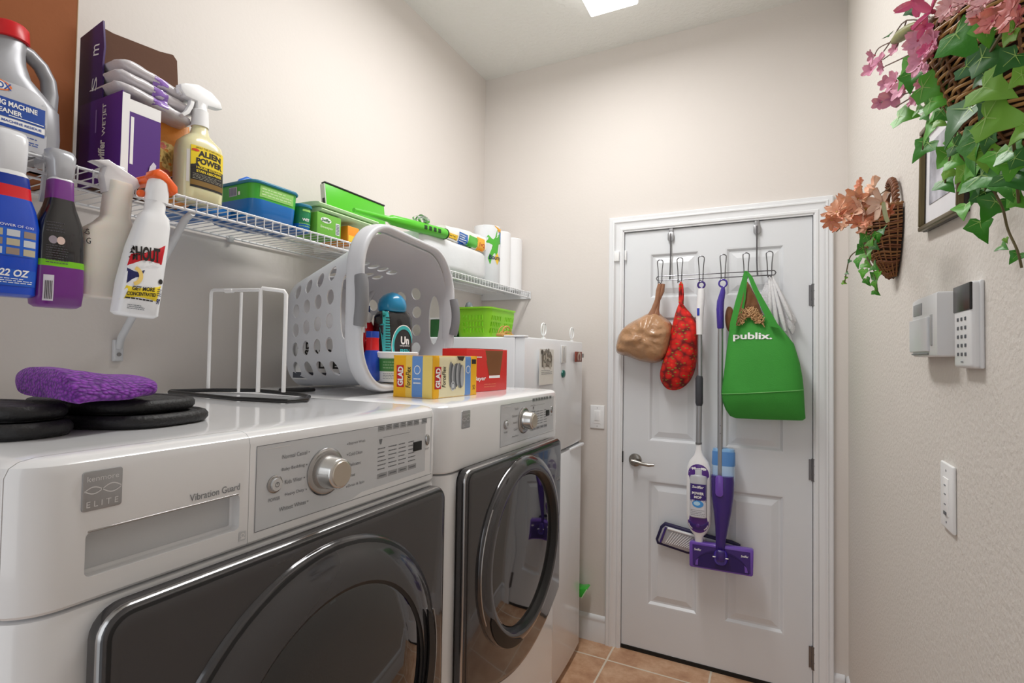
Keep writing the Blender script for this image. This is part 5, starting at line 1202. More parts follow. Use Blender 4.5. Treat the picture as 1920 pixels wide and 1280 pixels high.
q = [lp(u, v, y0) for u, v in ((1293, 1013), (1413, 1030), (1412, 1080), (1293, 1060))]; q = [(a.x, a.z) for a in q]; q = q[::-1]
hq = []
for i in range(4):
    a, b, c2 = V(q[i - 1]), V(q[i]), V(q[(i + 1) % 4])
    for k in range(4): t_ = k / 3; p1_ = b + (a - b).normalized() * .006; p2_ = b + (c2 - b).normalized() * .006; hq.append(tuple(p1_.lerp(p2_, t_)))
hm = MB(VIL).prism(hq, (0, .024, 0), (1, 0, 0), (0, 0, 1), .034, .004).out('mop_head', t, 50)
ctr = lp(1352, 1046, y0); sl = (q[0][1] - q[1][1]); ex = (V(q[1]) - V(q[0])).normalized() if V(q[1]).x > V(q[0]).x else (V(q[0]) - V(q[1])).normalized()
d = Decal([hm], (ctr.x, -.06, ctr.z), (ex.x, 0, ex.y), (-ex.y, 0, ex.x)); hwid = (V(q[0]) - V(q[1])).length / 2
d.rect(-hwid + .012, -.046, hwid - .012, .046, PU0, 0); d.poly([((hwid - .02) * math.cos(a), -.048 + .082 * math.sin(a)) for a in [i / 18 * PI for i in range(19)]], M((42, 24, 96), .3), 1)
d.ring(0, -.048, (hwid - .022), (hwid - .019), M((30, 16, 72)), 2, 0, PI, sy=.66)
for s in (-1, 1): d.poly([(s * (hwid - .034), -.042), (s * (hwid - .022), -.042), (s * (hwid - .026), -.022), (s * (hwid - .036), -.012)], VIL, 3); d.text('Swiffer', s * (hwid - .034), .026, .03, .010, WHITE, 2, .02, .2)
d.out('head_pattern', hm)
m = MB(VI).loft([[(ctr.x + x * s, -.012 - k, ctr.z + .008 + z * s) for x, z in superell(.030, .034, 2.4, 24)] for k, s in ((0, 1), (.012, .98), (.018, .85))]); jo = m.out('joint', t, 50)
for s in (-1, 1): MB(WHITE).box((ctr.x + s * .026, -.031, ctr.z + .012), (.012, .004, .004), .001).out('joint_pin', jo)
MB(PU0).box((ctr.x, -.03, ctr.z + .02), (.034, .02, .05), .008).out('joint_cover', t)

# green tote
TG = M((58, 150, 54), .75, var=.05, scale=30, bump=.25, bscale=260); TGL = M((120, 190, 110), .75)
y0 = 2.485
t = thing('tote_bag', 'bright green reusable tote bag with white lettering on the fifth hook', 'bag', (hooks[4].x, y0, hooks[4].z)); o_ = V(t.location)
R_ = []
lvl = ((598, 1372, 1444, .035, .018), (606, 1368, 1450, .042, .02), (625, 1366, 1466, .052, .024), (655, 1362, 1489, .062, .026), (690, 1358, 1500, .070, .03), (715, 1355, 1505, .074, .032), (732, 1352, 1507, .078, .034), (738, 1352, 1507.5, .079, .034), (752, 1354, 1509, .068, .030), (768, 1360, 1510, .050, .026), (780, 1368, 1511, .034, .022), (784, 1378, 1506, .025, .018))
n_ = 56
for v, ul, ur, dp, bk_ in lvl:
    a, b = lp(ul, v, y0), lp(ur, v, y0); ring = []
    for i, (x, y) in enumerate(superell(1, 1, 3, n_)):
        X = (a.x + b.x) / 2 + x * (b.x - a.x) / 2; tz = a.z + (X - a.x) * (.10 if v < 740 else .03)
        Y = y * (dp if y < 0 else bk_) + .02
        ring.append((X, Y + noise.noise(V((X * 14, a.z * 14, 2))) * .006, tz))
    R_.append(ring)
TGD = TG
bo_ = MB(TG).loft(R_, True, False).out('bag_body', t, 60)
R2 = R_[7]; MB(TGL).tube([(x, y - .0012 if y < .02 else y, z) for x, y, z in R2 if y < .03], .0016, 6).out('seam_piping', t)
c = lp(1411, 632, y0); d = Decal([bo_], (c.x, -.14, c.z), off=.0035, reach=.25); d.text('publix.', 0, 0, .152, .038, WHITE, 0, .028); d.out('lettering', t)
def strap(pl, pr, yy, nm):
    n = len(pl); m = MB(TG); A_ = [lp(u, v, y0 + yy) + V((0, yy, 0)) for u, v in pl]; B_ = [lp(u, v, y0 + yy) + V((0, yy, 0)) for u, v in pr]
    m.loft([[tuple(a + V((0, -.0015, 0))), tuple(b + V((0, -.0015, 0))), tuple(b + V((0, .0015, 0))), tuple(a + V((0, .0015, 0)))] for a, b in zip(A_, B_)]); return m.out(nm, t, 40)
strap([(1369, 618), (1370, 605), (1380, 565), (1392, 525), (1396, 510)], [(1380, 618), (1381, 607), (1390, 570), (1400, 530), (1401, 510)], -.03, 'handle')
strap([(1397, 510), (1403, 520), (1412, 545), (1428, 580), (1440, 604), (1443, 612)], [(1402, 510), (1411, 520), (1422, 545), (1442, 580), (1458, 608), (1462, 616)], -.03, 'handle')
strap([(1385, 600), (1394, 560), (1398, 512)], [(1391, 600), (1398, 560), (1402, 512)], .0, 'handle')
RAF = M((200, 158, 114), .6, var=.3, scale=60, bump=.8, bscale=80)
t = thing('paper_bundle', 'crumpled brown paper and raffia packed in the mouth of the green tote', 'paper', (at(1405, 600, 'y', 2.5).x, 2.50, at(1405, 600, 'y', 2.5).z)); o_ = V(t.location)
q = [(x - o_.x, z - o_.z) for x, z in DP([(1398, 526), (1412, 545), (1424, 572), (1432, 600), (1430, 612), (1385, 614), (1380, 600), (1390, 560)], 2.50)]
MB(M((128, 84, 52), .7, var=.3, scale=24, bump=1, bscale=30)).puff(cr(q, 4), (0, .02, 0), (1, 0, 0), (0, 0, 1), .035, 6, .4, .010, 40).out('paper', t, 70)
q = [(x - o_.x, z - o_.z) for x, z in DP([(1364, 575), (1374, 580), (1376, 610), (1372, 625), (1362, 615), (1359, 592)], 2.52)]
MB(M((128, 84, 52), .7, var=.3, scale=24, bump=1, bscale=30)).puff(cr(q, 4), (0, .03, 0), (1, 0, 0), (0, 0, 1), .02, 5, .4, .004, 40).out('paper', t, 70)
rnd = random.Random(11); m = MB(RAF)
for k in range(120):
    f0_ = rnd.uniform(0, 1); u0 = 1384 + 42 * f0_; v0 = 606 - 20 * math.sin(f0_ * PI) - rnd.uniform(-3, 5)
    c = at(u0, v0, 'y', 2.455) - o_; an = rnd.uniform(-.7, .7)
    m.tube([tuple(c + V((.018 * s * math.cos(an), -.008 * math.cos(s * 1.2) + rnd.uniform(-.01, .01), .018 * s * math.sin(an) + .010 * math.sin(s * 3 + k)))) for s in (-1, -.6, -.2, .2, .6, 1)], .0019, 6)
m.out('raffia', t, 70)
# white towel
t = thing('hand_towel', 'thin white waffle towel hanging from the rightmost hook behind the tote', 'towel', (hooks[5].x, 2.552, hooks[5].z)); o_ = V(t.location)
q = [(x - o_.x, z - o_.z) for x, z in DP([(1441, 514), (1434, 530), (1428, 550), (1432, 585), (1446, 615), (1465, 640), (1480, 655), (1493, 663), (1487, 640), (1480, 618), (1486, 626), (1492, 614), (1489, 606), (1494, 600), (1482, 575), (1466, 545), (1452, 520), (1446, 513)], 2.53)]
tw = MB(M((222, 222, 226), .9, var=.03, bump=.8, bscale=150)); a3 = []
tw.puff(cr(q, 3), (0, .012, 0), (1, 0, 0), (0, 0, 1), .018, 6, .5, .006, 60); tw.out('towel_cloth', t, 80)
f_ = MB(M((226, 226, 230), .9, bump=.8, bscale=150))
for k, (ua, va, ub, vb) in enumerate(((1443, 518, 1444, 590), (1445, 518, 1458, 620), (1447, 518, 1472, 620), (1449, 520, 1484, 600))):
    a, b = at(ua, va, 'y', 2.53) - o_, at(ub, vb, 'y', 2.53) - o_
    f_.tube([tuple(a.lerp(b, i / 6) + V((0, -.006 - .006 * math.sin(i / 6 * PI), 0))) for i in range(7)], [.004, .006, .007, .008, .009, .009, .005], 8)
f_.out('folds', t, 80)

# ------------------------------------------------------------------ switches and wall units
def switch(name, label, loc, rz, w, h, paddle=True, dimmer=False):
    t = thing(name, label, 'light switch', loc, rz)
    MB(WPLAST).box((0, -.003, 0), (w, .006, h), .0028).out('plate', t)
    pd = MB(M((246, 246, 246), .3)).prism([(-.0165, -.033), (.0165, -.033), (.0165, .033), (-.0165, .033)], (0, -.0055, 0), (1, 0, 0), (0, 0, 1), .0022, .0008)
    pd.out('rocker', t)
    if dimmer:
        for z in (.02, .004, -.014): MB(GREYINK).box((0, -.0082, z), (.008, .0008, .002)).out('button_mark', t)
        MB(M((90, 92, 96), .4)).box((0, -.0078, -.030), (.016, .002, .006), .0005).out('slide_switch', t)
    else: MB(WPLAST).box((0, -.0085, .006), (.024, .002, .05), .001).out('paddle', t)
    for z in (-.046, .046): MB(STEEL).cyl((0, -.0058, z), (0, -.0066, z), .0022, n=8).out('screw', t)
switch('light_switch', 'white rocker switch plate on the wall between fridge and door', (.690, D, 1.093), 0, .074, .118)
switch('light_switch', 'white dimmer switch plate low on the right wall under the keypad', (W, 1.196, 1.157), -PI / 2, .074, .118, True, True)
UW = M((228, 230, 233), .35, var=.01)
# control box and keypad
z0 = at(1757, 668, 'x', 1.741).z; z1 = at(1757, 545, 'x', 1.741).z
t = thing('wall_control', 'wide white wall box with small grey display, left of the keypad', 'thermostat', (W, 1.24, z0), -PI / 2)
hh3 = z1 - z0; ww_ = .20
pr = [(-ww_ / 2, 0), (ww_ / 2, 0), (ww_ / 2, -.030), (.06, -.031), (-.04, -.032), (-.085, -.028), (-ww_ / 2, -.018)]
m = MB(UW); rr = pr[::-1]
m.loft([[(x, y, z) for x, y in offset_poly(rr, ins)] for z, ins in ((0, .004), (.002, .001), (.005, 0), (hh3 - .005, 0), (hh3 - .002, .001), (hh3, .004))]); bo_ = m.out('case', t, 30)
MB(M((218, 221, 225), .3)).box((-.012, -.0325, hh3 * .36), (.135, .005, hh3 * .56), .002).out('flap', t)
MB(M((176, 178, 180), .4)).box((.068, -.0305, hh3 * .42), (.012, .004, hh3 * .5), .002).out('side_slot', t)
MB(M((150, 154, 158), .3)).box((-.025, -.0318, hh3 * .80), (.062, .002, hh3 * .2), .001).out('display', t)
MB(M((120, 122, 126), .4)).box((-.01, -.032, hh3 * .045), (.12, .003, .003), .001).out('bottom_slot', t)
z0 = at(1827, 690, 'x', 1.758).z; z1 = at(1827, 524, 'x', 1.758).z; hh3 = z1 - z0; ww_ = .084
t = thing('alarm_keypad', 'tall white wall keypad with black top panel and rows of buttons', 'keypad', (W, 1.062, z0), -PI / 2)
MB(UW).box((0, -.003, hh3 / 2), (ww_ + .004, .006, hh3 + .002), .0025).out('back_plate', t)
bo_ = MB(UW).box((0, -.0095, hh3 / 2), (ww_, .013, hh3), .005, 4).out('case', t)
MB(M((20, 17, 17), .25)).box((0, -.0152, hh3 * .83), (ww_ * .98, .004, hh3 * .32), .0015).out('black_panel', t)
for i in range(5):
    for j in range(3): MB(M((88, 92, 98), .5)).box((-.020 + j * .018, -.0163, hh3 * (.58 - .105 * i)), (.0075, .0012, .0055), .0004).out('button', t)
Decal([bo_], (0, -.05, hh3 * .07)).rect(-.006, -.001, .006, .001, GREYINK, 0).out('mark', t)

# ------------------------------------------------------------------ picture on the right wall
pc_ = V((W, 1.200, 1.757))
t = bpy.data.objects.new('picture_frame', None); COL.objects.link(t); tag(t, 'small framed misty grey print hanging behind the ivy on the right wall', 'picture')
t.matrix_world = Matrix.Translation(pc_) @ Matrix.Rotation(-PI / 2, 4, 'Z') @ Matrix.Rotation(math.radians(5.0), 4, 'Y')
fw, fh = .128, .102
FRM = M((104, 92, 62), .35, .5)
for x, z, sx, sz in ((0, fh - .005, fw * 2, .010), (0, -fh + .005, fw * 2, .010), (fw - .005, 0, .010, fh * 2 - .019), (-fw + .005, 0, .010, fh * 2 - .019)):
    m = MB(FRM).box((x, -.009, z), (sx, .016, sz), .003); m.m(M((40, 34, 28), .4)); m.box((x, -.004, z), (sx + .002, .008, sz + .002), .001); m.out('frame_rail', t)
MB(M((232, 233, 238), .6)).box((0, -.004, 0), (fw * 2 - .018, .004, fh * 2 - .018)).out('mat_board', t)
MP = bpy.data.materials.new('misty_print'); MP.use_nodes = True
def _mp():
    n = MP.node_tree.nodes; L = MP.node_tree.links.new; b = n['Principled BSDF']; b.inputs['Roughness'].default_value = .3
    tc = n.new('ShaderNodeTexCoord'); ns = n.new('ShaderNodeTexNoise'); ns.inputs['Scale'].default_value = 16; ns.inputs['Detail'].default_value = 8
    c = n.new('ShaderNodeValToRGB'); c.color_ramp.elements[0].position = .35; c.color_ramp.elements[0].color = (*lin((.40, .42, .48)), 1); c.color_ramp.elements[1].position = .62; c.color_ramp.elements[1].color = (*lin((.80, .81, .86)), 1)
    L(tc.outputs['Object'], ns.inputs['Vector']); L(ns.outputs['Fac'], c.inputs[0]); L(c.outputs[0], b.inputs['Base Color'])
_mp()
MB(MP).box((0, -.0065, .006), (.176, .0012, .12)).out('print', t)

# ------------------------------------------------------------------ wall baskets with flowers and ivy
WK = M((134, 92, 52), .55, var=.35, scale=70); WK2 = M((112, 66, 38), .55, var=.35, scale=70)
LEAFS = [M((52, 132, 28), .42, var=.25, scale=40, bump=.3, bscale=60), M((84, 162, 40), .42, var=.2, scale=40), M((40, 104, 34), .45, var=.25, scale=40), M((112, 166, 52), .45, var=.2, scale=40), M((60, 110, 66), .5, var=.2, scale=40)]
LO = [(0, -.02), (.12, -.15), (.28, -.20), (.36, -.06), (.52, .10), (.40, .24), (.27, .34), (.17, .56), (0, .84)]
LOUT = LO + [(-x, y) for x, y in reversed(LO[1:-1])]
VEIN = M((150, 190, 96), .5)
def leaf(mb, c, size, nrm, roll, fold=.25):
    """five-lobed ivy leaf, folded on its midrib and curled"""
    nrm = V(nrm).normalized(); dn = V((0, 0, -1)); dn = (dn - nrm * dn.dot(nrm)).normalized(); b_ = nrm.cross(dn)
    Y = dn * math.cos(roll) + b_ * math.sin(roll); X = Y.cross(nrm)
    rings = []
    for s in (.03, .5, 1):
        rings.append([tuple(V(c) + (X * (x * s) + Y * ((y - .3) * s + .3 * 0) + nrm * (abs(x * s) * fold - .35 * (y * s - .1) ** 2)) * size) for x, y in LOUT])
    n = len(LOUT); vs = [p for r_ in rings for p in r_]
    fs = [tuple(range(n))] + [(k * n + i, k * n + (i + 1) % n, (k + 1) * n + (i + 1) % n, (k + 1) * n + i) for k in range(2) for i in range(n)]
    mb.add(vs, fs); mb.add([tuple(V(p) - nrm * .0006) for p in vs], [f[::-1] for f in fs])
    keep = mb.cur; mb.m(VEIN)
    def P_(x, y): return V(c) + (X * x + Y * (y - .3) + nrm * (abs(x) * fold - .35 * (y - .1) ** 2)) * size + nrm * .0005
    for tx, ty in ((0, .78), (.42, .12), (-.42, .12), (.24, -.12), (-.24, -.12)):
        d_ = V((tx, ty - .02)); q = V((-d_.y, d_.x)).normalized() * .012
        mb.add([tuple(P_(q.x, .02 + q.y)), tuple(P_(-q.x, .02 - q.y)), tuple(P_(tx * .5 - q.x * .8, .02 + d_.y * .5 - q.y * .8)), tuple(P_(tx * .5 + q.x * .8, .02 + d_.y * .5 + q.y * .8)), tuple(P_(tx, ty))], [(0, 1, 2, 3), (3, 2, 4)])
    mb.cur = keep
def petal_flower(mb, c, size, nrm, n=5, wid=.42, cup=.3, ruff=0, pts=7, rnd=random):
    nrm = V(nrm).normalized(); t_ = nrm.orthogonal().normalized(); b_ = nrm.cross(t_); ph = rnd.uniform(0, 6)
    for k in range(n):
        a = ph + 2 * PI * k / n; X = t_ * math.cos(a) + b_ * math.sin(a); Y = nrm.cross(X); R_ = []
        for i in range(6):
            f = i / 5; w = wid * math.sin(PI * min(1, .12 + f * .80)) ** .8
            R_.append([tuple(V(c) + (X * f + Y * w * s + nrm * (cup * (f ** .7) + .12 * abs(s) + ruff * math.sin(s * 9 + k + f * 5) * f + .0)) * size) for s in (-1, -.5, 0, .5, 1)])
        vs = [p for r_ in R_ for p in r_]; fs = [(i * 5 + j, i * 5 + j + 1, (i + 1) * 5 + j + 1, (i + 1) * 5 + j) for i in range(5) for j in range(4)]
        mb.add(vs, fs); mb.add([tuple(V(p) - nrm * .0005) for p in vs], [f_[::-1] for f_ in fs])
def woven(T, hw, dp, z0, z1, rows, mat, mat2, name='basket_body', low=.42):
    """half-round wall pocket of woven wicker, back flat to the wall (local y=0)"""
    m = MB(mat); rnd = random.Random(int(hw * 1000))
    def prof(f): return (low + (1 - low) * math.sin(min(1, f * 1.05) * PI / 2) ** .8)
    core = MB(M((58, 36, 22), .8))
    R_ = []
    for i in range(9):
        f = i / 8; s = prof(f); z = z0 + (z1 - z0) * f; ring = [(math.cos(a) * hw * s * .96, -math.sin(a) * dp * s * .93 - .002, z) for a in [j / 20 * PI for j in range(21)]]; R_.append(ring)
    core.loft(R_, True, True); core.out('lining', T, 60)
    for i in range(rows):
        f = i / (rows - 1); s = prof(f); z = z0 + (z1 - z0) * f; ph = i % 2 * PI
        m.m(mat if rnd.random() < .6 else mat2); tilt = rnd.uniform(-.03, .03)
        m.tube([(math.cos(a) * hw * s * (1 + .008 * math.sin(a * 13 + ph)), -math.sin(a) * dp * s * (1 + .025 * math.sin(a * 13 + ph)) - .002, z + tilt * math.cos(a) * .16 + .0022 * math.sin(a * 5 + i * .35)) for a in [j / 64 * PI for j in range(65)]], (z1 - z0) / rows * .44, 6)
    o = m.out(name, T, 60)
    m = MB(mat2)
    for k in range(13):
        a = (k + .5) / 13 * PI; m.tube([(math.cos(a) * hw * prof(f) * 1.01, -math.sin(a) * dp * prof(f) * 1.02 - .002, z0 + (z1 - z0) * f) for f in [j / 10 for j in range(11)]], .0018, 6)
    for w_ in (0, PI): m.tube([(math.cos(a) * hw, -math.sin(a) * dp - .002 + .003 * math.sin(a * 24 + w_), z1 + .004 + .003 * math.cos(a * 24 + w_)) for a in [j / 80 * PI for j in range(81)]], .0036, 6)
    m.out('rib_and_braid', T, 60)
    return o
def braid_handle(T, hw, z1, top, mat):
    m = MB(mat)
    for w_ in (0, 2.1, 4.2):
        m.tube([(math.cos(a) * hw * .9 + .005 * math.cos(a * 14 + w_), -.012 + .005 * math.sin(a * 14 + w_), z1 + math.sin(a) * top + .004 * math.cos(a * 14 + w_)) for a in [j / 60 * PI for j in range(61)]], .0042, 6)
    m.out('braided_handle', T, 60)

# small basket (far)
t = thing('wall_basket', 'small wicker wall basket with peach flowers beside the door, farther of two', 'wall basket', (W - .002, 1.625, 1.614), -PI / 2, 'wicker wall baskets on the right wall'); T1 = t
woven(t, .085, .078, 0, .165, 34, WK2, WK, low=.2)
braid_handle(t, .075, .160, .088, WK2)
IM = Matrix.Rotation(PI / 2, 4, 'Z') @ Matrix.Translation((-t.location.x, -t.location.y, -t.location.z))
def TL_(T, p): return Matrix.Rotation(PI / 2, 3, 'Z') @ (V(p) - T.location)
def toward(c, T, jit, rnd):
    d_ = (CAM - V(c)); d_.normalize(); d_ = V((d_.x - .5, d_.y * .6, .15)) + V((rnd.uniform(-jit, jit), rnd.uniform(-jit, jit), rnd.uniform(-jit, jit)))
    return Matrix.Rotation(PI / 2, 3, 'Z') @ d_
def pxs(px, p): return px * (V(p) - CAM).dot(FWD) / FPX
rnd = random.Random(21)
PK = [M((232, 170, 138), .6, var=.1, sub=.1), M((238, 190, 160), .6, var=.1, sub=.1), M((222, 140, 108), .6, var=.12, sub=.1), M((240, 206, 184), .6, sub=.1)]
for k, (u, v, s, x, ci, n) in enumerate(((1615, 350, 16, 1.66, 2, 7), (1640, 362, 30, 1.665, 1, 6), (1610, 372, 26, 1.64, 0, 6), (1590, 385, 26, 1.63, 0, 6), (1570, 398, 24, 1.60, 0, 6), (1560, 412, 18, 1.59, 2, 6), (1598, 402, 28, 1.63, 1, 6), (1622, 392, 30, 1.65, 3, 6), (1655, 382, 30, 1.675, 3, 5), (1645, 400, 26, 1.67, 0, 6), (1612, 420, 22, 1.64, 2, 5), (1585, 425, 16, 1.62, 1, 5), (1630, 425, 20, 1.66, 0, 5), (1670, 400, 18, 1.69, 2, 5), (1568, 432, 8, 1.60, 2, 5), (1578, 405, 18, 1.61, 2, 5))):
    c = at(u, v, 'x', x); m = MB(PK[ci]); sz = pxs(s, c)
    petal_flower(m, TL_(t, c), sz, toward(c, t, .6, rnd), n + 1, .26, .4, .10, rnd=rnd); m.m(M((196, 150, 70))); m.ball(tuple(TL_(t, c)), sz * .14, 8); m.out('flower', t, 80)
m = MB(M((120, 96, 60), .7)); root = V((0, -.05, .15))
for u, v, x in ((1615, 350, 1.66), (1570, 398, 1.60), (1552, 408, 1.585), (1568, 434, 1.60), (1598, 402, 1.63), (1655, 382, 1.675), (1670, 350, 1.70), (1585, 425, 1.62)):
    p = TL_(t, at(u, v, 'x', x)); m.tube([tuple(root), tuple(root.lerp(p, .5) + V((0, -.01, .02))), tuple(p)], .0012, 5)
m.out('stems', t)
def ivy(T, pts, leaves, seed, nm='ivy_vine', stem=M((92, 82, 50), .7)):
    rr_ = random.Random(seed); m = MB(stem)
    if pts: m.tube(cr([tuple(TL_(T, at(u, v, 'x', x))) for u, v, x in pts], 4, False), .0013, 5)
    for u, v, s, x, ci in leaves:
        c = at(u, v, 'x', x); m.m(LEAFS[ci]); leaf(m, TL_(T, c), pxs(s, c) * 1.05, toward(c, T, .38, rr_), rr_.uniform(-1.3, 1.3), rr_.uniform(.08, .35))
    return m.out(nm, T, 70)
ivy(t, [(1640, 430, 1.67), (1622, 450, 1.655), (1625, 480, 1.655), (1640, 510, 1.66), (1645, 545, 1.665)], [(1618, 448, 26, 1.65, 0), (1632, 455, 26, 1.655, 1), (1612, 470, 24, 1.65, 0), (1625, 478, 26, 1.655, 1), (1640, 462, 22, 1.66, 2), (1608, 492, 22, 1.65, 0), (1626, 496, 22, 1.655, 1), (1640, 500, 22, 1.66, 0), (1618, 512, 20, 1.65, 1), (1636, 520, 20, 1.66, 0), (1646, 516, 18, 1.66, 1), (1626, 528, 18, 1.655, 0), (1641, 534, 18, 1.66, 1), (1643, 548, 16, 1.665, 0), (1645, 444, 22, 1.665, 0), (1655, 432, 20, 1.67, 4)], 4)
ivy(t, [(1615, 465, 1.65), (1595, 480, 1.645), (1588, 505, 1.64), (1584, 530, 1.64)], [(1588, 512, 8, 1.64, 4), (1583, 530, 9, 1.64, 3), (1592, 490, 8, 1.64, 4), (1586, 521, 7, 1.64, 3)], 5)
m = MB(M((190, 196, 150), .5)); c = TL_(t, at(1668, 415, 'x', 1.68)); petal_flower(m, c, .04, (-.3, -1, 0), 1, .3, .1); m.out('pale_leaf', t)

# big basket (near)
t = thing('wall_basket', 'large wicker wall basket trailing ivy and pink flowers, nearest the camera', 'wall basket', (W - .002, .80, 1.640), -PI / 2, 'wicker wall baskets on the right wall')
WKN = M((172, 130, 74), .5, var=.35, scale=70); WKD = M((104, 68, 34), .55, var=.35, scale=70)
woven(t, .125, .105, 0, .175, 38, WKN, WKD)
braid_handle(t, .11, .172, .11, WKD)
rnd = random.Random(8)
MG = M((216, 84, 136), .5, var=.15, sub=.1); PI_ = M((234, 156, 184), .55, var=.12, sub=.1); LV = M((214, 138, 168), .55, var=.12, sub=.1); CO = M((222, 128, 124), .6, var=.15, sub=.1); PP = M((236, 176, 178), .6, var=.12, sub=.1)
for k, (u, v, s, x, mt, n, wd, cu, rf) in enumerate(((1640, 104, 15, 1.665, LV, 5, .4, .5, .05), (1652, 116, 15, 1.665, LV, 5, .4, .5, .05), (1634, 132, 15, 1.665, LV, 5, .4, .5, .05), (1657, 126, 12, 1.665, LV, 5, .4, .5, .05), (1680, 92, 12, 1.67, PI_, 5, .4, .4, .05),
    (1664, 156, 14, 1.67, LV, 5, .4, .5, .05), (1680, 152, 20, 1.67, PI_, 5, .42, .4, .05), (1696, 166, 24, 1.67, PI_, 5, .42, .4, .05), (1650, 192, 13, 1.67, LV, 5, .4, .6, .05), (1675, 184, 22, 1.67, LV, 5, .36, .7, .05), (1664, 178, 12, 1.67, LV, 5, .4, .5, .05), (1720, 184, 13, 1.67, LV, 5, .4, .5, .05), (1712, 192, 10, 1.67, LV, 5, .4, .5, .05), (1726, 158, 10, 1.67, PI_, 5, .4, .5, .05),
    (1722, 76, 24, 1.66, PI_, 6, .42, .3, .08), (1750, 78, 26, 1.66, PI_, 6, .42, .3, .08), (1728, 116, 26, 1.66, PI_, 6, .42, .3, .08), (1748, 104, 24, 1.66, PI_, 6, .42, .3, .08), (1735, 96, 14, 1.65, MG, 5, .4, .3, .08), (1740, 130, 12, 1.66, PI_, 5, .4, .3, .05),
    (1722, 4, 32, 1.655, MG, 4, .26, .6, .06), (1750, 22, 34, 1.65, MG, 3, .26, .7, .06), (1735, 50, 20, 1.65, MG, 4, .3, .5, .06),
    (1784, 12, 26, 1.645, PP, 8, .34, .3, .15), (1797, 22, 20, 1.645, PP, 8, .34, .3, .15), (1832, 28, 18, 1.64, PP, 8, .36, .3, .15), (1848, 8, 26, 1.64, PP, 8, .34, .3, .15), (1812, 4, 20, 1.64, PP, 8, .36, .3, .15), (1880, 24, 44, 1.635, CO, 7, .36, .3, .12), (1908, 14, 40, 1.63, CO, 7, .36, .3, .12), (1862, 40, 26, 1.64, CO, 6, .36, .3, .12), (1910, 40, 24, 1.64, CO, 6, .36, .3, .12))):
    c = at(u, v, 'x', x); m = MB(mt); sz = pxs(s, c); petal_flower(m, TL_(t, c), sz, toward(c, t, .5, rnd), n, wd, cu, rf, rnd=rnd)
    m.m(M((190, 70, 100))); m.ball(tuple(TL_(t, c)), sz * .13, 8); m.out('flower', t, 80)
m = MB(M((96, 70, 60), .7))
hub = at(1770, 60, 'x', 1.67)
for path in ([(1770, 50), (1700, 38), (1672, 75), (1650, 105), (1622, 134)], [(1700, 38), (1680, 90), (1655, 112)], [(1672, 78), (1648, 90), (1640, 104)], [(1730, 90), (1690, 110), (1660, 124)], [(1745, 150), (1715, 178), (1680, 200)], [(1740, 170), (1700, 175), (1652, 192)], [(1735, 140), (1700, 160), (1664, 156)], [(1770, 50), (1745, 75), (1735, 96)], [(1770, 50), (1740, 30), (1722, 6)]):
    m.tube(cr([tuple(TL_(t, at(u, v, 'x', 1.67))) for u, v in path], 4, False), .0011, 5)
m.out('stems', t)
m = MB(M((122, 122, 44), .5, var=.3, scale=60))
c0_ = TL_(t, at(1672, 80, 'x', 1.668)); c1_ = TL_(t, at(1722, 42, 'x', 1.662)); m.tube([tuple(c0_.lerp(c1_, f)) for f in (0, .15, .4, .7, .9, 1)], [.002, .006, .0095, .008, .004, .001], 10); m.out('bud', t, 80)
ivy(t, [(1790, 60, 1.655), (1760, 130, 1.67), (1745, 200, 1.69), (1735, 245, 1.695), (1730, 280, 1.70)], [(1803, 78, 84, 1.645, 0), (1702, 136, 58, 1.665, 1), (1708, 150, 44, 1.665, 0), (1750, 165, 58, 1.665, 1), (1757, 190, 48, 1.67, 1), (1742, 196, 34, 1.68, 0), (1697, 217, 46, 1.685, 1), (1744, 246, 46, 1.69, 1), (1728, 280, 46, 1.70, 0), (1712, 20, 28, 1.66, 4), (1665, 66, 20, 1.665, 2), (1716, 88, 26, 1.665, 4), (1735, 215, 30, 1.685, 0), (1722, 205, 26, 1.685, 1), (1763, 228, 30, 1.68, 3), (1752, 218, 28, 1.68, 1)], 31)
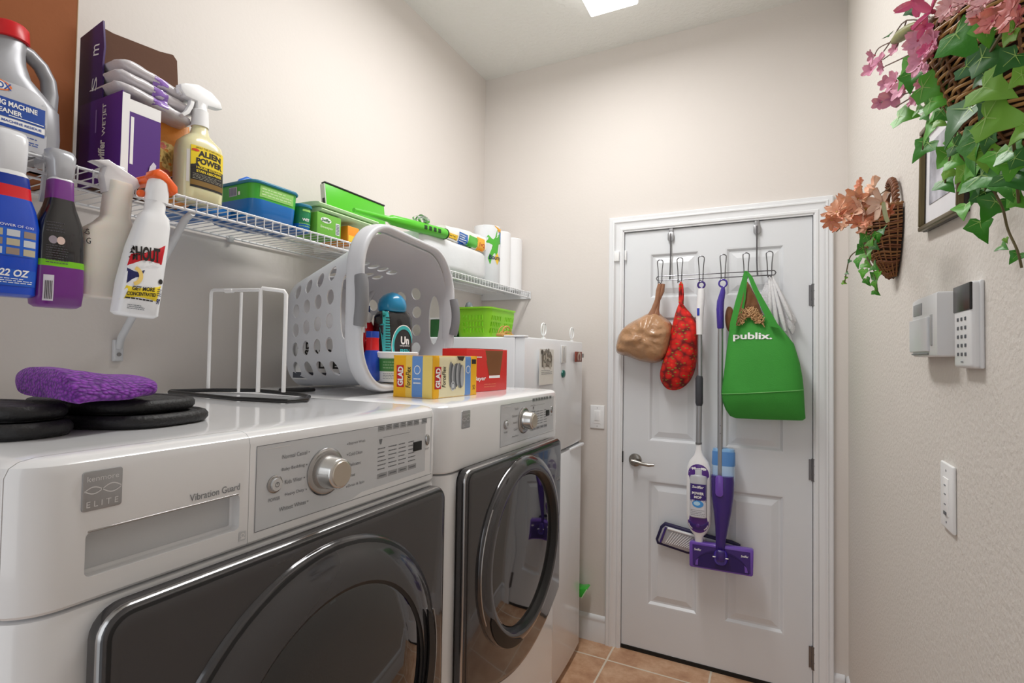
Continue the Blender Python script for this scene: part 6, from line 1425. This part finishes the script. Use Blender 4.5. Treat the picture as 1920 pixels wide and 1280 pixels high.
ivy(t, [(1880, 60, 1.64), (1855, 100, 1.645), (1830, 140, 1.65)], [(1860, 108, 70, 1.645, 2), (1826, 128, 52, 1.645, 4), (1836, 150, 38, 1.648, 4), (1862, 168, 78, 1.643, 3), (1888, 118, 50, 1.64, 2), (1905, 150, 40, 1.637, 3), (1875, 222, 86, 1.65, 3), (1853, 238, 40, 1.655, 4), (1845, 205, 36, 1.65, 4), (1850, 62, 50, 1.64, 1), (1890, 68, 44, 1.635, 3)], 32)
ivy(t, [(1800, 200, 1.67), (1790, 260, 1.69), (1775, 320, 1.71), (1772, 345, 1.715)], [(1797, 228, 84, 1.665, 2), (1770, 215, 34, 1.68, 0), (1826, 286, 76, 1.675, 0), (1845, 296, 50, 1.68, 3), (1793, 304, 40, 1.70, 1), (1768, 300, 46, 1.705, 1), (1774, 345, 42, 1.715, 0), (1808, 348, 34, 1.70, 1), (1800, 330, 36, 1.70, 3), (1812, 260, 46, 1.675, 0), (1848, 268, 40, 1.67, 2), (1785, 270, 36, 1.69, 1), (1818, 320, 44, 1.685, 1), (1780, 322, 34, 1.705, 3), (1800, 275, 40, 1.68, 2), (1825, 345, 36, 1.69, 1)], 33)
ivy(t, [(1860, 280, 1.68), (1850, 340, 1.70), (1842, 400, 1.71), (1838, 430, 1.715)], [(1858, 332, 86, 1.685, 0), (1835, 340, 50, 1.69, 2), (1852, 372, 48, 1.70, 2), (1856, 392, 52, 1.70, 0), (1808, 392, 44, 1.72, 1), (1840, 430, 50, 1.71, 0), (1830, 365, 36, 1.70, 0)], 34)
ivy(t, [(1900, 260, 1.66), (1905, 320, 1.675), (1910, 380, 1.685)], [(1900, 286, 60, 1.665, 0), (1908, 335, 70, 1.675, 2), (1890, 350, 56, 1.68, 0), (1910, 375, 50, 1.685, 1), (1884, 310, 40, 1.675, 1), (1915, 300, 40, 1.665, 2), (1868, 300, 50, 1.675, 1), (1895, 318, 46, 1.67, 1), (1875, 345, 44, 1.68, 2), (1912, 250, 50, 1.66, 3)], 35)
ivy(t, [(1862, 355, 1.70), (1880, 390, 1.705), (1890, 430, 1.71), (1908, 470, 1.712), (1916, 502, 1.715)], [(1880, 462, 26, 1.71, 0), (1903, 482, 26, 1.713, 0), (1886, 450, 12, 1.71, 3)], 36)
